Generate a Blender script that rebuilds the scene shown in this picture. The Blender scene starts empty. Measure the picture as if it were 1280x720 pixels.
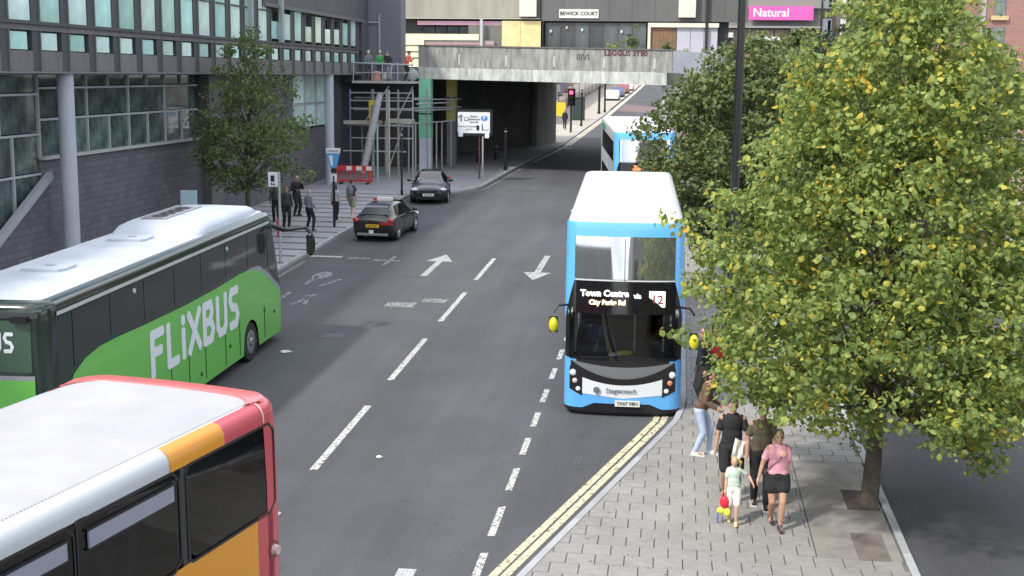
import bpy, bmesh, math, random
import numpy as np
from mathutils import Vector, Matrix, Euler
PI = math.pi
R = math.radians
random.seed(7)
S = 0.026714            # the street rises gently away from the camera
SA = math.atan(S)
def gz(y): return S * y
scene = bpy.context.scene
C = scene.collection

# ------------------------------------------------------------ camera, world, sun
cam_d = bpy.data.cameras.new('camera')
cam = bpy.data.objects.new('camera', cam_d); C.objects.link(cam)
cam_d.lens = 1620.0 / 1280.0 * 36.0; cam_d.sensor_width = 36.0; cam_d.clip_start = 0.1; cam_d.clip_end = 3000
pitch, yaw, roll = R(9.369), R(-7.188), 0.011
fw = Vector((math.sin(yaw) * math.cos(pitch), math.cos(yaw) * math.cos(pitch), -math.sin(pitch)))
r0 = Vector((math.cos(yaw), -math.sin(yaw), 0)); u0 = r0.cross(fw)
rr = r0 * math.cos(roll) + u0 * math.sin(roll); uu = u0 * math.cos(roll) - r0 * math.sin(roll)
m = Matrix((rr, uu, -fw)).transposed().to_4x4(); m.translation = Vector((0, 0, 8.05))
cam.matrix_world = m
scene.camera = cam

SUN_EL, SUN_DIR = R(47), Vector((-0.66, -0.75, 0)).normalized()
sun_d = bpy.data.lights.new('sun', 'SUN'); sun = bpy.data.objects.new('sun', sun_d); C.objects.link(sun)
sun_d.energy = 2.7; sun_d.angle = R(3.0); sun_d.color = (1.0, 0.95, 0.88)
to_sun = Vector((SUN_DIR.x * math.cos(SUN_EL), SUN_DIR.y * math.cos(SUN_EL), math.sin(SUN_EL)))
sun.rotation_euler = to_sun.to_track_quat('Z', 'Y').to_euler(); sun.location = (0, 0, 60)

world = bpy.data.worlds.new('World'); scene.world = world; world.use_nodes = True
wn = world.node_tree; wn.nodes.clear()
wo = wn.nodes.new('ShaderNodeOutputWorld'); bg = wn.nodes.new('ShaderNodeBackground')
sky = wn.nodes.new('ShaderNodeTexSky'); sky.sky_type = 'NISHITA'; sky.sun_disc = False
sky.sun_elevation = SUN_EL; sky.sun_rotation = math.atan2(SUN_DIR.x, SUN_DIR.y)
sky.air_density = 1.0; sky.dust_density = 2.0; sky.ozone_density = 1.0
tc = wn.nodes.new('ShaderNodeTexCoord'); nz = wn.nodes.new('ShaderNodeTexNoise')
nz.inputs['Scale'].default_value = 2.6; nz.inputs['Detail'].default_value = 7; nz.inputs['Roughness'].default_value = 0.55
mp = wn.nodes.new('ShaderNodeMapping'); mp.inputs['Scale'].default_value = (1, 1, 2.4)
rp = wn.nodes.new('ShaderNodeValToRGB'); rp.color_ramp.elements[0].position = 0.42; rp.color_ramp.elements[1].position = 0.62
mx = wn.nodes.new('ShaderNodeMix'); mx.data_type = 'RGBA'
mx.inputs[7].default_value = (13.5, 13.7, 14.2, 1)
wn.links.new(tc.outputs['Generated'], mp.inputs[0]); wn.links.new(mp.outputs[0], nz.inputs['Vector'])
wn.links.new(nz.outputs['Fac'], rp.inputs[0]); wn.links.new(rp.outputs[0], mx.inputs[0])
wn.links.new(sky.outputs[0], mx.inputs[6]); wn.links.new(mx.outputs[2], bg.inputs[0])
bg.inputs[1].default_value = 0.15; wn.links.new(bg.outputs[0], wo.inputs[0])
scene.view_settings.view_transform = 'Standard'; scene.view_settings.look = 'None'
scene.view_settings.exposure = 0.50; scene.view_settings.gamma = 1.0

# ------------------------------------------------------------ materials
_m = {}
def mat(name, col, rough=0.6, metal=0.0, nscale=0, nam=0.0, bump=0.0, bscale=60, spec=0.5, emit=None, es=0, coat=0.0, col2=None, isl=0.0, streak=0.0):
    """procedural Principled material; nam = amount of noise variation, isl = variation from piece to piece"""
    if name in _m: return _m[name]
    M = bpy.data.materials.new(name); M.use_nodes = True; nt = M.node_tree; b = nt.nodes['Principled BSDF']
    b.inputs['Base Color'].default_value = (*col, 1); b.inputs['Roughness'].default_value = rough
    b.inputs['Metallic'].default_value = metal; b.inputs['Specular IOR Level'].default_value = spec
    b.inputs['Coat Weight'].default_value = coat; b.inputs['Coat Roughness'].default_value = 0.08
    if emit: b.inputs['Emission Color'].default_value = (*emit, 1); b.inputs['Emission Strength'].default_value = es
    last = None
    tcn = nt.nodes.new('ShaderNodeTexCoord')
    if nam > 0:
        n = nt.nodes.new('ShaderNodeTexNoise'); n.inputs['Scale'].default_value = nscale or 3; n.inputs['Detail'].default_value = 8
        n.inputs['Roughness'].default_value = 0.65
        if streak:
            mpn = nt.nodes.new('ShaderNodeMapping'); mpn.inputs['Scale'].default_value = (1, 1, streak)
            nt.links.new(tcn.outputs['Object'], mpn.inputs[0]); nt.links.new(mpn.outputs[0], n.inputs['Vector'])
        else: nt.links.new(tcn.outputs['Object'], n.inputs['Vector'])
        r_ = nt.nodes.new('ShaderNodeValToRGB'); r_.color_ramp.elements[0].position = 0.3; r_.color_ramp.elements[1].position = 0.7
        c2 = col2 or tuple(c * (1 - nam) for c in col)
        c1 = col if col2 else tuple(min(1, c * (1 + nam)) for c in col)
        r_.color_ramp.elements[0].color = (*c2, 1); r_.color_ramp.elements[1].color = (*c1, 1)
        nt.links.new(n.outputs['Fac'], r_.inputs[0]); last = r_.outputs[0]
    if isl > 0:
        g = nt.nodes.new('ShaderNodeObjectInfo')
        mr = nt.nodes.new('ShaderNodeMapRange'); mr.inputs[3].default_value = 1 - isl; mr.inputs[4].default_value = 1 + isl
        nt.links.new(g.outputs['Random'], mr.inputs[0])
        h = nt.nodes.new('ShaderNodeHueSaturation'); nt.links.new(mr.outputs[0], h.inputs['Value'])
        if last: nt.links.new(last, h.inputs['Color'])
        else: h.inputs['Color'].default_value = (*col, 1)
        last = h.outputs[0]
    if last: nt.links.new(last, b.inputs['Base Color'])
    if bump > 0:
        n2 = nt.nodes.new('ShaderNodeTexNoise'); n2.inputs['Scale'].default_value = bscale; n2.inputs['Detail'].default_value = 4
        nt.links.new(tcn.outputs['Object'], n2.inputs['Vector'])
        bp = nt.nodes.new('ShaderNodeBump'); bp.inputs['Strength'].default_value = bump; bp.inputs['Distance'].default_value = 0.02
        nt.links.new(n2.outputs['Fac'], bp.inputs['Height']); nt.links.new(bp.outputs[0], b.inputs['Normal'])
    _m[name] = M; return M

def glass(name, tint=(0.35, 0.38, 0.4), rough=0.02):
    """see-through glazing: tinted transparency under a Fresnel reflection"""
    if name in _m: return _m[name]
    M = bpy.data.materials.new(name); M.use_nodes = True; nt = M.node_tree; nt.nodes.clear()
    o = nt.nodes.new('ShaderNodeOutputMaterial'); t = nt.nodes.new('ShaderNodeBsdfTransparent'); g = nt.nodes.new('ShaderNodeBsdfGlossy')
    t.inputs[0].default_value = (*tint, 1); g.inputs['Roughness'].default_value = rough
    f = nt.nodes.new('ShaderNodeFresnel'); f.inputs[0].default_value = 1.55
    x = nt.nodes.new('ShaderNodeMixShader'); nt.links.new(f.outputs[0], x.inputs[0]); nt.links.new(t.outputs[0], x.inputs[1])
    nt.links.new(g.outputs[0], x.inputs[2]); nt.links.new(x.outputs[0], o.inputs[0]); _m[name] = M; return M

def brickmat(name, c1, c2, mortar, bw=0.225, bh=0.075, ms=0.01, plane='YZ', nam=0.3):
    if name in _m: return _m[name]
    M = bpy.data.materials.new(name); M.use_nodes = True; nt = M.node_tree; b = nt.nodes['Principled BSDF']; b.inputs['Roughness'].default_value = 0.85
    tcn = nt.nodes.new('ShaderNodeTexCoord'); sp = nt.nodes.new('ShaderNodeSeparateXYZ'); cb = nt.nodes.new('ShaderNodeCombineXYZ')
    nt.links.new(tcn.outputs['Object'], sp.inputs[0])
    i = {'X': 0, 'Y': 1, 'Z': 2}
    nt.links.new(sp.outputs[i[plane[0]]], cb.inputs[0]); nt.links.new(sp.outputs[i[plane[1]]], cb.inputs[1])
    br = nt.nodes.new('ShaderNodeTexBrick'); nt.links.new(cb.outputs[0], br.inputs['Vector'])
    br.inputs['Color1'].default_value = (*c1, 1); br.inputs['Color2'].default_value = (*c2, 1); br.inputs['Mortar'].default_value = (*mortar, 1)
    br.inputs['Scale'].default_value = 1; br.inputs['Brick Width'].default_value = bw; br.inputs['Row Height'].default_value = bh
    br.inputs['Mortar Size'].default_value = ms; br.inputs['Mortar Smooth'].default_value = 0.2
    n = nt.nodes.new('ShaderNodeTexNoise'); n.inputs['Scale'].default_value = 0.7; n.inputs['Detail'].default_value = 6
    nt.links.new(tcn.outputs['Object'], n.inputs['Vector'])
    mr = nt.nodes.new('ShaderNodeMapRange'); mr.inputs[3].default_value = 1 - nam; mr.inputs[4].default_value = 1 + nam
    nt.links.new(n.outputs['Fac'], mr.inputs[0]); h = nt.nodes.new('ShaderNodeHueSaturation')
    nt.links.new(mr.outputs[0], h.inputs['Value']); nt.links.new(br.outputs['Color'], h.inputs['Color']); nt.links.new(h.outputs[0], b.inputs['Base Color'])
    bp = nt.nodes.new('ShaderNodeBump'); bp.inputs['Strength'].default_value = 0.5; bp.inputs['Distance'].default_value = 0.01
    nt.links.new(br.outputs['Fac'], bp.inputs['Height']); bp.invert = True; nt.links.new(bp.outputs[0], b.inputs['Normal'])
    _m[name] = M; return M

def paintmat(name, col, wear=0.5, scale=9, under=(0.075, 0.076, 0.08)):
    """worn road paint: patches have rubbed away down to the asphalt"""
    if name in _m: return _m[name]
    M = bpy.data.materials.new(name); M.use_nodes = True; nt = M.node_tree; b = nt.nodes['Principled BSDF']; b.inputs['Roughness'].default_value = 0.75
    tcn = nt.nodes.new('ShaderNodeTexCoord'); n = nt.nodes.new('ShaderNodeTexNoise'); n.inputs['Scale'].default_value = scale; n.inputs['Detail'].default_value = 9
    n.inputs['Roughness'].default_value = 0.75
    nt.links.new(tcn.outputs['Object'], n.inputs['Vector']); r_ = nt.nodes.new('ShaderNodeValToRGB')
    r_.color_ramp.elements[0].position = max(0.01, wear - 0.05); r_.color_ramp.elements[1].position = wear + 0.06
    r_.color_ramp.elements[0].color = (*under, 1); r_.color_ramp.elements[1].color = (*col, 1)
    nt.links.new(n.outputs['Fac'], r_.inputs[0]); nt.links.new(r_.outputs[0], b.inputs['Base Color']); _m[name] = M; return M

def leafmat(name, ramp, trans=0.35):
    if name in _m: return _m[name]
    M = bpy.data.materials.new(name); M.use_nodes = True; nt = M.node_tree; nt.nodes.clear()
    o = nt.nodes.new('ShaderNodeOutputMaterial'); g = nt.nodes.new('ShaderNodeNewGeometry'); r_ = nt.nodes.new('ShaderNodeValToRGB')
    cr = r_.color_ramp
    while len(cr.elements) < len(ramp): cr.elements.new(0.5)
    for e, (p, c) in zip(cr.elements, ramp): e.position = p; e.color = (*c, 1)
    d = nt.nodes.new('ShaderNodeBsdfPrincipled'); d.inputs['Roughness'].default_value = 0.45; d.inputs['Specular IOR Level'].default_value = 0.35
    t = nt.nodes.new('ShaderNodeBsdfTranslucent'); x = nt.nodes.new('ShaderNodeMixShader'); x.inputs[0].default_value = trans
    # autumn colouring gathers in patches of the crown as well as leaf by leaf
    tcn = nt.nodes.new('ShaderNodeTexCoord'); n = nt.nodes.new('ShaderNodeTexNoise'); n.inputs['Scale'].default_value = 1.3; n.inputs['Detail'].default_value = 3
    nt.links.new(tcn.outputs['Object'], n.inputs['Vector'])
    ma = nt.nodes.new('ShaderNodeMath'); ma.operation = 'MULTIPLY_ADD'; ma.inputs[1].default_value = 0.75
    mb_ = nt.nodes.new('ShaderNodeMath'); mb_.operation = 'MULTIPLY_ADD'; mb_.inputs[1].default_value = 1.1; mb_.inputs[2].default_value = -0.42
    nt.links.new(n.outputs['Fac'], mb_.inputs[0]); nt.links.new(g.outputs['Random Per Island'], ma.inputs[0]); nt.links.new(mb_.outputs[0], ma.inputs[2])
    nt.links.new(ma.outputs[0], r_.inputs[0])
    nt.links.new(r_.outputs[0], d.inputs['Base Color']); nt.links.new(r_.outputs[0], t.inputs[0])
    nt.links.new(d.outputs[0], x.inputs[1]); nt.links.new(t.outputs[0], x.inputs[2]); nt.links.new(x.outputs[0], o.inputs[0])
    _m[name] = M; return M

# ------------------------------------------------------------ mesh helpers
class MB:
    def __init__(s): s.v = []; s.f = []; s.mi = []; s.cur = 0
    def add(s, vs, fs):
        o = len(s.v); s.v += [tuple(v) for v in vs]; s.f += [tuple(i + o for i in f) for f in fs]; s.mi += [s.cur] * len(fs); return s
    def box(s, x0, x1, y0, y1, z0, z1):
        return s.add([(x0, y0, z0), (x1, y0, z0), (x1, y1, z0), (x0, y1, z0), (x0, y0, z1), (x1, y0, z1), (x1, y1, z1), (x0, y1, z1)],
                     [(0, 3, 2, 1), (4, 5, 6, 7), (0, 1, 5, 4), (1, 2, 6, 5), (2, 3, 7, 6), (3, 0, 4, 7)])
    def cbox(s, c, d, rot=None):
        vs = [Vector((a * d[0] / 2, b * d[1] / 2, e * d[2] / 2)) for e in (-1, 1) for a, b in ((-1, -1), (1, -1), (1, 1), (-1, 1))]
        if rot: vs = [rot @ v for v in vs]
        return s.add([v + Vector(c) for v in vs], [(0, 3, 2, 1), (4, 5, 6, 7), (0, 1, 5, 4), (1, 2, 6, 5), (2, 3, 7, 6), (3, 0, 4, 7)])
    def bar(s, p, q, w, h=None):
        p, q = Vector(p), Vector(q); d = (q - p); L = d.length; h = h or w
        rot = d.to_track_quat('X', 'Z').to_matrix(); return s.cbox((p + q) / 2, (L, w, h), rot)
    def tube(s, pts, rad, n=8, cap=True):
        pts = [Vector(p) for p in pts]; rad = rad if isinstance(rad, (list, tuple)) else [rad] * len(pts); vs = []; fs = []
        a = None
        for i, p in enumerate(pts):
            t = (pts[min(i + 1, len(pts) - 1)] - pts[max(i - 1, 0)]).normalized()
            if a is None: a = t.orthogonal().normalized()
            a = (a - t * a.dot(t)).normalized(); b = t.cross(a)
            for k in range(n): th = 2 * PI * k / n; vs.append(p + (a * math.cos(th) + b * math.sin(th)) * rad[i])
        for i in range(len(pts) - 1):
            for k in range(n): fs.append((i * n + k, i * n + (k + 1) % n, (i + 1) * n + (k + 1) % n, (i + 1) * n + k))
        if cap: fs.append(tuple(range(n - 1, -1, -1))); fs.append(tuple((len(pts) - 1) * n + k for k in range(n)))
        return s.add(vs, fs)
    def prism(s, poly, fn, a, b):
        """poly 2-D, fn(u,v,w) -> 3-D, from w=a to w=b"""
        n = len(poly); vs = [fn(u, v, a) for u, v in poly] + [fn(u, v, b) for u, v in poly]
        return s.add(vs, [tuple(range(n - 1, -1, -1)), tuple(range(n, 2 * n))] + [(i, (i + 1) % n, n + (i + 1) % n, n + i) for i in range(n)])
    def ell(s, c, r, n=10, m_=6):
        vs = []; fs = []
        for i in range(m_ + 1):
            ph = PI * i / m_
            for k in range(n):
                th = 2 * PI * k / n; vs.append((c[0] + r[0] * math.sin(ph) * math.cos(th), c[1] + r[1] * math.sin(ph) * math.sin(th), c[2] + r[2] * math.cos(ph)))
        for i in range(m_):
            for k in range(n): fs.append((i * n + k, (i + 1) * n + k, (i + 1) * n + (k + 1) % n, i * n + (k + 1) % n))
        return s.add(vs, fs)
    def capsule(s, p, q, r1, r2, n=10):
        p, q = Vector(p), Vector(q); d = (q - p); t = d.normalized() if d.length > 1e-6 else Vector((0, 0, 1))
        return s.tube([p - t * r1 * .98, p - t * r1 * .7, p - t * r1 * .3, p, q, q + t * r2 * .3, q + t * r2 * .7, q + t * r2 * .98],
                      [r1 * .15, r1 * .71, r1 * .95, r1, r2, r2 * .95, r2 * .71, r2 * .15], n)
    def build(s, name, mats, parent=None, loc=None, smooth=False, kind=None):
        me = bpy.data.meshes.new(name); me.from_pydata(s.v, [], s.f)
        for M in (mats if isinstance(mats, (list, tuple)) else [mats]): me.materials.append(M)
        if len(me.materials) > 1: me.polygons.foreach_set('material_index', s.mi)
        me.polygons.foreach_set('use_smooth', [smooth] * len(me.polygons))
        if smooth: me.set_sharp_from_angle(angle=R(40))
        me.update(); return link(name, me, parent, loc, kind)
def link(name, me, parent=None, loc=None, kind=None):
    o = bpy.data.objects.new(name, me); C.objects.link(o)
    if parent: o.parent = parent
    if loc: o.location = loc
    if kind: o['kind'] = kind
    return o
def fixn(o):
    bm = bmesh.new(); bm.from_mesh(o.data); bmesh.ops.recalc_face_normals(bm, faces=bm.faces); bm.to_mesh(o.data); bm.free(); return o
def thing(name, label, cat, loc=(0, 0, 0), rz=0.0, group=None, slope=False):
    o = bpy.data.objects.new(name, None); C.objects.link(o); o.empty_display_size = 0.3
    o.location = loc
    if slope: o.rotation_euler = (Matrix.Rotation(SA, 3, 'X') @ Matrix.Rotation(rz, 3, 'Z')).to_euler()
    else: o.rotation_euler = (0, 0, rz)
    return tag(o, label, cat, group)
def tag(o, label, cat, group=None):
    o['label'] = label; o['category'] = cat
    if group: o['group'] = group
    return o
def text(s, size, mat_, name, parent, mtx, ext=0.004, bold=0.0, sx=1.0, align='CENTER'):
    cu = bpy.data.curves.new('t', 'FONT'); cu.body = s; cu.size = size; cu.extrude = ext; cu.offset = bold; cu.align_x = align; cu.align_y = 'CENTER'
    cu.resolution_u = 2
    o = bpy.data.objects.new('t', cu); C.objects.link(o); dg = bpy.context.evaluated_depsgraph_get()
    me = bpy.data.meshes.new_from_object(o.evaluated_get(dg)); bpy.data.objects.remove(o)
    me.transform(Matrix.Diagonal((sx, 1, 1, 1))); me.transform(mtx); me.materials.clear(); me.materials.append(mat_)
    return link(name, me, parent)
def frame(origin, xdir, ydir):
    x = Vector(xdir).normalized(); y = Vector(ydir).normalized(); z = x.cross(y); M = Matrix((x, y, z)).transposed().to_4x4(); M.translation = Vector(origin); return M
def dup(root, loc=None):
    r_ = root.copy(); C.objects.link(r_)
    if loc: r_.location = loc
    for ch in list(root.children):
        c = ch.copy(); C.objects.link(c); c.parent = r_
        for g in list(ch.children): d = g.copy(); C.objects.link(d); d.parent = c
    return r_

def road_material(name, col):
    """asphalt with aggregate speckle, darker wheel tracks, old repairs and fine cracks"""
    M = bpy.data.materials.new(name); M.use_nodes = True; nt = M.node_tree; N = nt.nodes.new; Lk = nt.links.new; b = nt.nodes['Principled BSDF']
    tcn = N('ShaderNodeTexCoord'); b.inputs['Roughness'].default_value = .85
    def noise(sc, det, scale3=None, rough=.6):
        n = N('ShaderNodeTexNoise'); n.inputs['Scale'].default_value = sc; n.inputs['Detail'].default_value = det; n.inputs['Roughness'].default_value = rough
        if scale3: mp_ = N('ShaderNodeMapping'); mp_.inputs['Scale'].default_value = scale3; Lk(tcn.outputs['Object'], mp_.inputs[0]); Lk(mp_.outputs[0], n.inputs['Vector'])
        else: Lk(tcn.outputs['Object'], n.inputs['Vector'])
        return n.outputs['Fac']
    def rng(src, a, b_, c, d): r_ = N('ShaderNodeMapRange'); r_.inputs[1].default_value = a; r_.inputs[2].default_value = b_; r_.inputs[3].default_value = c; r_.inputs[4].default_value = d; Lk(src, r_.inputs[0]); return r_.outputs[0]
    def mul(a, c): m_ = N('ShaderNodeMath'); m_.operation = 'MULTIPLY'; Lk(a, m_.inputs[0]); Lk(c, m_.inputs[1]); return m_.outputs[0]
    v = mul(rng(noise(.9, 6, (1, .07, 1)), .3, .7, .80, 1.14), rng(noise(.35, 5), .35, .65, .86, 1.10))
    v = mul(v, rng(noise(45, 3, rough=.8), .3, .7, .72, 1.28)); v = mul(v, rng(noise(2.2, 10, rough=.8), .60, .74, 1.0, 1.22)); v = mul(v, rng(noise(1.1, 9, (1.3, 1, 1), .75), .28, .40, .62, 1.0))
    vo = N('ShaderNodeTexVoronoi'); vo.feature = 'DISTANCE_TO_EDGE'; vo.inputs['Scale'].default_value = .16; nd = N('ShaderNodeVectorMath'); nd.operation = 'ADD'
    nn = N('ShaderNodeTexNoise'); nn.inputs['Scale'].default_value = .8; nn.inputs['Detail'].default_value = 6; Lk(tcn.outputs['Object'], nn.inputs['Vector']); sc_ = N('ShaderNodeVectorMath'); sc_.operation = 'SCALE'; sc_.inputs['Scale'].default_value = 3
    Lk(nn.outputs['Color'], sc_.inputs[0]); Lk(tcn.outputs['Object'], nd.inputs[0]); Lk(sc_.outputs[0], nd.inputs[1]); Lk(nd.outputs[0], vo.inputs['Vector'])
    v = mul(v, rng(vo.outputs['Distance'], 0, .004, .78, 1.0))
    h = N('ShaderNodeHueSaturation'); h.inputs['Color'].default_value = (*col, 1); Lk(v, h.inputs['Value']); Lk(h.outputs[0], b.inputs['Base Color'])
    bp = N('ShaderNodeBump'); bp.inputs['Strength'].default_value = .4; bp.inputs['Distance'].default_value = .01; Lk(noise(80, 3), bp.inputs['Height']); Lk(bp.outputs[0], b.inputs['Normal']); _m[name] = M; return M
ASPH = road_material('asphalt', (0.072, 0.074, 0.081))
WHITE = mat('white_paint', (0.72, 0.74, 0.76), 0.42, coat=0.2, nscale=.9, nam=.05)
BLACK = mat('black_plastic', (0.012, 0.012, 0.014), 0.4)
TYRE = mat('tyre_rubber', (0.02, 0.02, 0.02), 0.85)
RIM = mat('wheel_metal', (0.32, 0.33, 0.34), 0.4, 0.7)
STEEL = mat('galvanised_steel', (0.42, 0.44, 0.46), 0.5, 0.4, nscale=5, nam=0.15)
DKGLASS = mat('dark_glass', (0.012, 0.015, 0.018), 0.05, spec=0.8)
CLR = glass('clear_glass')

# ------------------------------------------------------------ ground, road, pavements
def sheet(name, poly, h, mat_, kind='structure', ysteps=None):
    b = MB(); b.add([(x, y, gz(y) + h) for x, y in poly], [tuple(range(len(poly)))]); return b.build(name, mat_, kind=kind)
def solid(name, poly, h0, h1, mat_, parent=None, kind=None):
    b = MB(); b.prism(poly, lambda u, v, w: (u, v, gz(v) + w), h0, h1); return b.build(name, mat_, parent, kind=kind)
sheet('ground', [(-500, -60), (500, -60), (500, 900), (-500, 900)], -0.03, mat('far_ground', (0.09, 0.09, 0.09), 0.9, nscale=0.1, nam=0.2))
LK = [(-13.7, -5), (-13.7, 30), (-13.7, 65.8), (-12.6, 66.6), (-11.6, 67.3), (-10.62, 70), (-9.8, 86), (-8.75, 100), (-7.95, 136), (-7.1, 206), (-6.0, 330)]
RK = [(-3.6, 13), (-2.12, 18.8), (-0.16, 26.1), (0.1, 27.1), (0.22, 28.2), (0.25, 45), (-0.25, 60), (-1.15, 72), (-1.2, 110), (-0.4, 330)]
road = solid('road', [(-16, -5), (1.2, -5), (1.2, 330), (-16, 330)], -0.025, 0.0, ASPH, kind='structure')
side = solid('side_road', [(3.7, -5), (13.5, -5), (13.5, 130), (3.7, 130)], -0.025, -0.002, road_material('side_asphalt', (0.062, 0.063, 0.068)), kind='structure')
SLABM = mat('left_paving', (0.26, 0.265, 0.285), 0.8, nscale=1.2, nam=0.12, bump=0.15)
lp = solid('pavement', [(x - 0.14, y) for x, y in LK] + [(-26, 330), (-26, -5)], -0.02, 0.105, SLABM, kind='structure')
BASEM = mat('paving_bed', (0.16, 0.155, 0.145), 0.95, nscale=3, nam=0.2)
rp_ = solid('pavement', [(x + 0.14, y) for x, y in RK] + [(3.7, 330), (3.7, 13)], -0.02, 0.09, BASEM, kind='structure')
KERB = mat('kerb_concrete', (0.34, 0.35, 0.36), 0.8, nscale=4, nam=0.15, isl=0.12)
def kerbs(path, y0, y1, side_, parent, L=0.915):
    pts = []; acc = 0
    P = [Vector((x, y, 0)) for x, y in path]
    step = 0.05
    for a, b in zip(P[:-1], P[1:]):
        n = max(1, int((b - a).length / step))
        for i in range(n): pts.append(a.lerp(b, i / n))
    i = 0; K = int(L / step); cache = None
    while i + K < len(pts):
        a, b = pts[i], pts[i + K]; i += K
        if a.y < y0 or b.y > y1: continue
        d = (b - a).normalized(); ang = math.atan2(d.y, d.x)
        if cache is None:
            q = MB(); w = 0.14; l = L / 2 - 0.006
            prof = [(0, -0.05), (0, 0.105), (0.02, 0.125), (w, 0.125), (w, -0.05)]
            q.prism(prof, lambda u, v, t: (t, side_ * u, v), -l, l); cache = fixn(q.build('kerbstone', KERB, parent)); o = cache
        else: o = cache.copy(); C.objects.link(o)
        c = (a + b) / 2; o.location = (c.x, c.y, gz(c.y)); o.rotation_euler = (Matrix.Rotation(SA * (1 if d.y > 0 else 1), 3, 'X') @ Matrix.Rotation(ang, 3, 'Z')).to_euler()
kerbs(LK, 26, 150, 1, lp)
kerbs(RK, 14, 70, -1, rp_)
kerbs([(3.86, 12), (3.86, 75)], 12, 60, 1, rp_)
# channel line of drainage setts left
STRIP = mat('dark_paving_strip', (0.055, 0.055, 0.06), 0.8, nscale=4, nam=0.2)
SLB = mat('concrete_slab', (0.31, 0.315, 0.335), 0.8, nscale=2, nam=0.08, isl=0.07)
y = 40.0; k = 0
while y < 66:
    q = MB(); xs = -13.86
    q.box(-19.7, xs, -0.11, 0.11, 0.0, 0.008); o = q.build('paving_strip', STRIP, lp); o.location = (0, y, gz(y) + 0.105); o.rotation_euler[0] = SA
    for j in range(4):
        w = (19.7 - 13.86) / 4
        q = MB(); q.box(-19.7 + j * w + 0.02, -19.7 + (j + 1) * w - 0.02, 0.13, 1.37, 0.0, 0.006 + 0.003 * (j % 2)); o = q.build('paving_slab', SLB, lp); o.location = (0, y, gz(y) + 0.105); o.rotation_euler[0] = SA
    y += 1.5
# right footway: blocks in stretcher bond, each a stone of its own where it can be told apart
BLK = mat('paving_block', (0.262, 0.255, 0.24), 0.82, nscale=6, nam=0.13, bump=0.25, bscale=40, isl=0.045)
nt = BLK.node_tree; b_ = nt.nodes['Principled BSDF']; src = b_.inputs['Base Color'].links[0].from_socket   # grime that runs across the joints
gp = nt.nodes.new('ShaderNodeNewGeometry'); n1 = nt.nodes.new('ShaderNodeTexNoise'); n1.inputs['Scale'].default_value = .55; n1.inputs['Detail'].default_value = 9; n1.inputs['Roughness'].default_value = .7
nt.links.new(gp.outputs['Position'], n1.inputs['Vector']); m1_ = nt.nodes.new('ShaderNodeMapRange'); m1_.inputs[1].default_value = .32; m1_.inputs[2].default_value = .66; m1_.inputs[3].default_value = .74; m1_.inputs[4].default_value = 1.10
nt.links.new(n1.outputs['Fac'], m1_.inputs[0]); h1 = nt.nodes.new('ShaderNodeHueSaturation'); nt.links.new(m1_.outputs[0], h1.inputs['Value']); nt.links.new(src, h1.inputs['Color']); nt.links.new(h1.outputs[0], b_.inputs['Base Color'])
def xk(y):
    for (xa, ya), (xb, yb) in zip(RK[:-1], RK[1:]):
        if ya <= y <= yb: return xa + (xb - xa) * (y - ya) / (yb - ya) + 0.155
    return 0
BW, BH = 0.45, 0.40
proto_blk = None; nblk = 0; rest = MB(); yy = 17.0; row = 0
pit = (2.35, 3.55, 19.8, 24.6)
def chop(poly, a, b, c):   # keep a*x+b*y+c >= 0
    out = []
    for i in range(len(poly)):
        p, q = poly[i], poly[(i + 1) % len(poly)]; fp, fq = a * p[0] + b * p[1] + c, a * q[0] + b * q[1] + c
        if fp >= 0: out.append(p)
        if (fp >= 0) != (fq >= 0): t = fp / (fp - fq); out.append((p[0] + (q[0] - p[0]) * t, p[1] + (q[1] - p[1]) * t))
    return out
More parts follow.
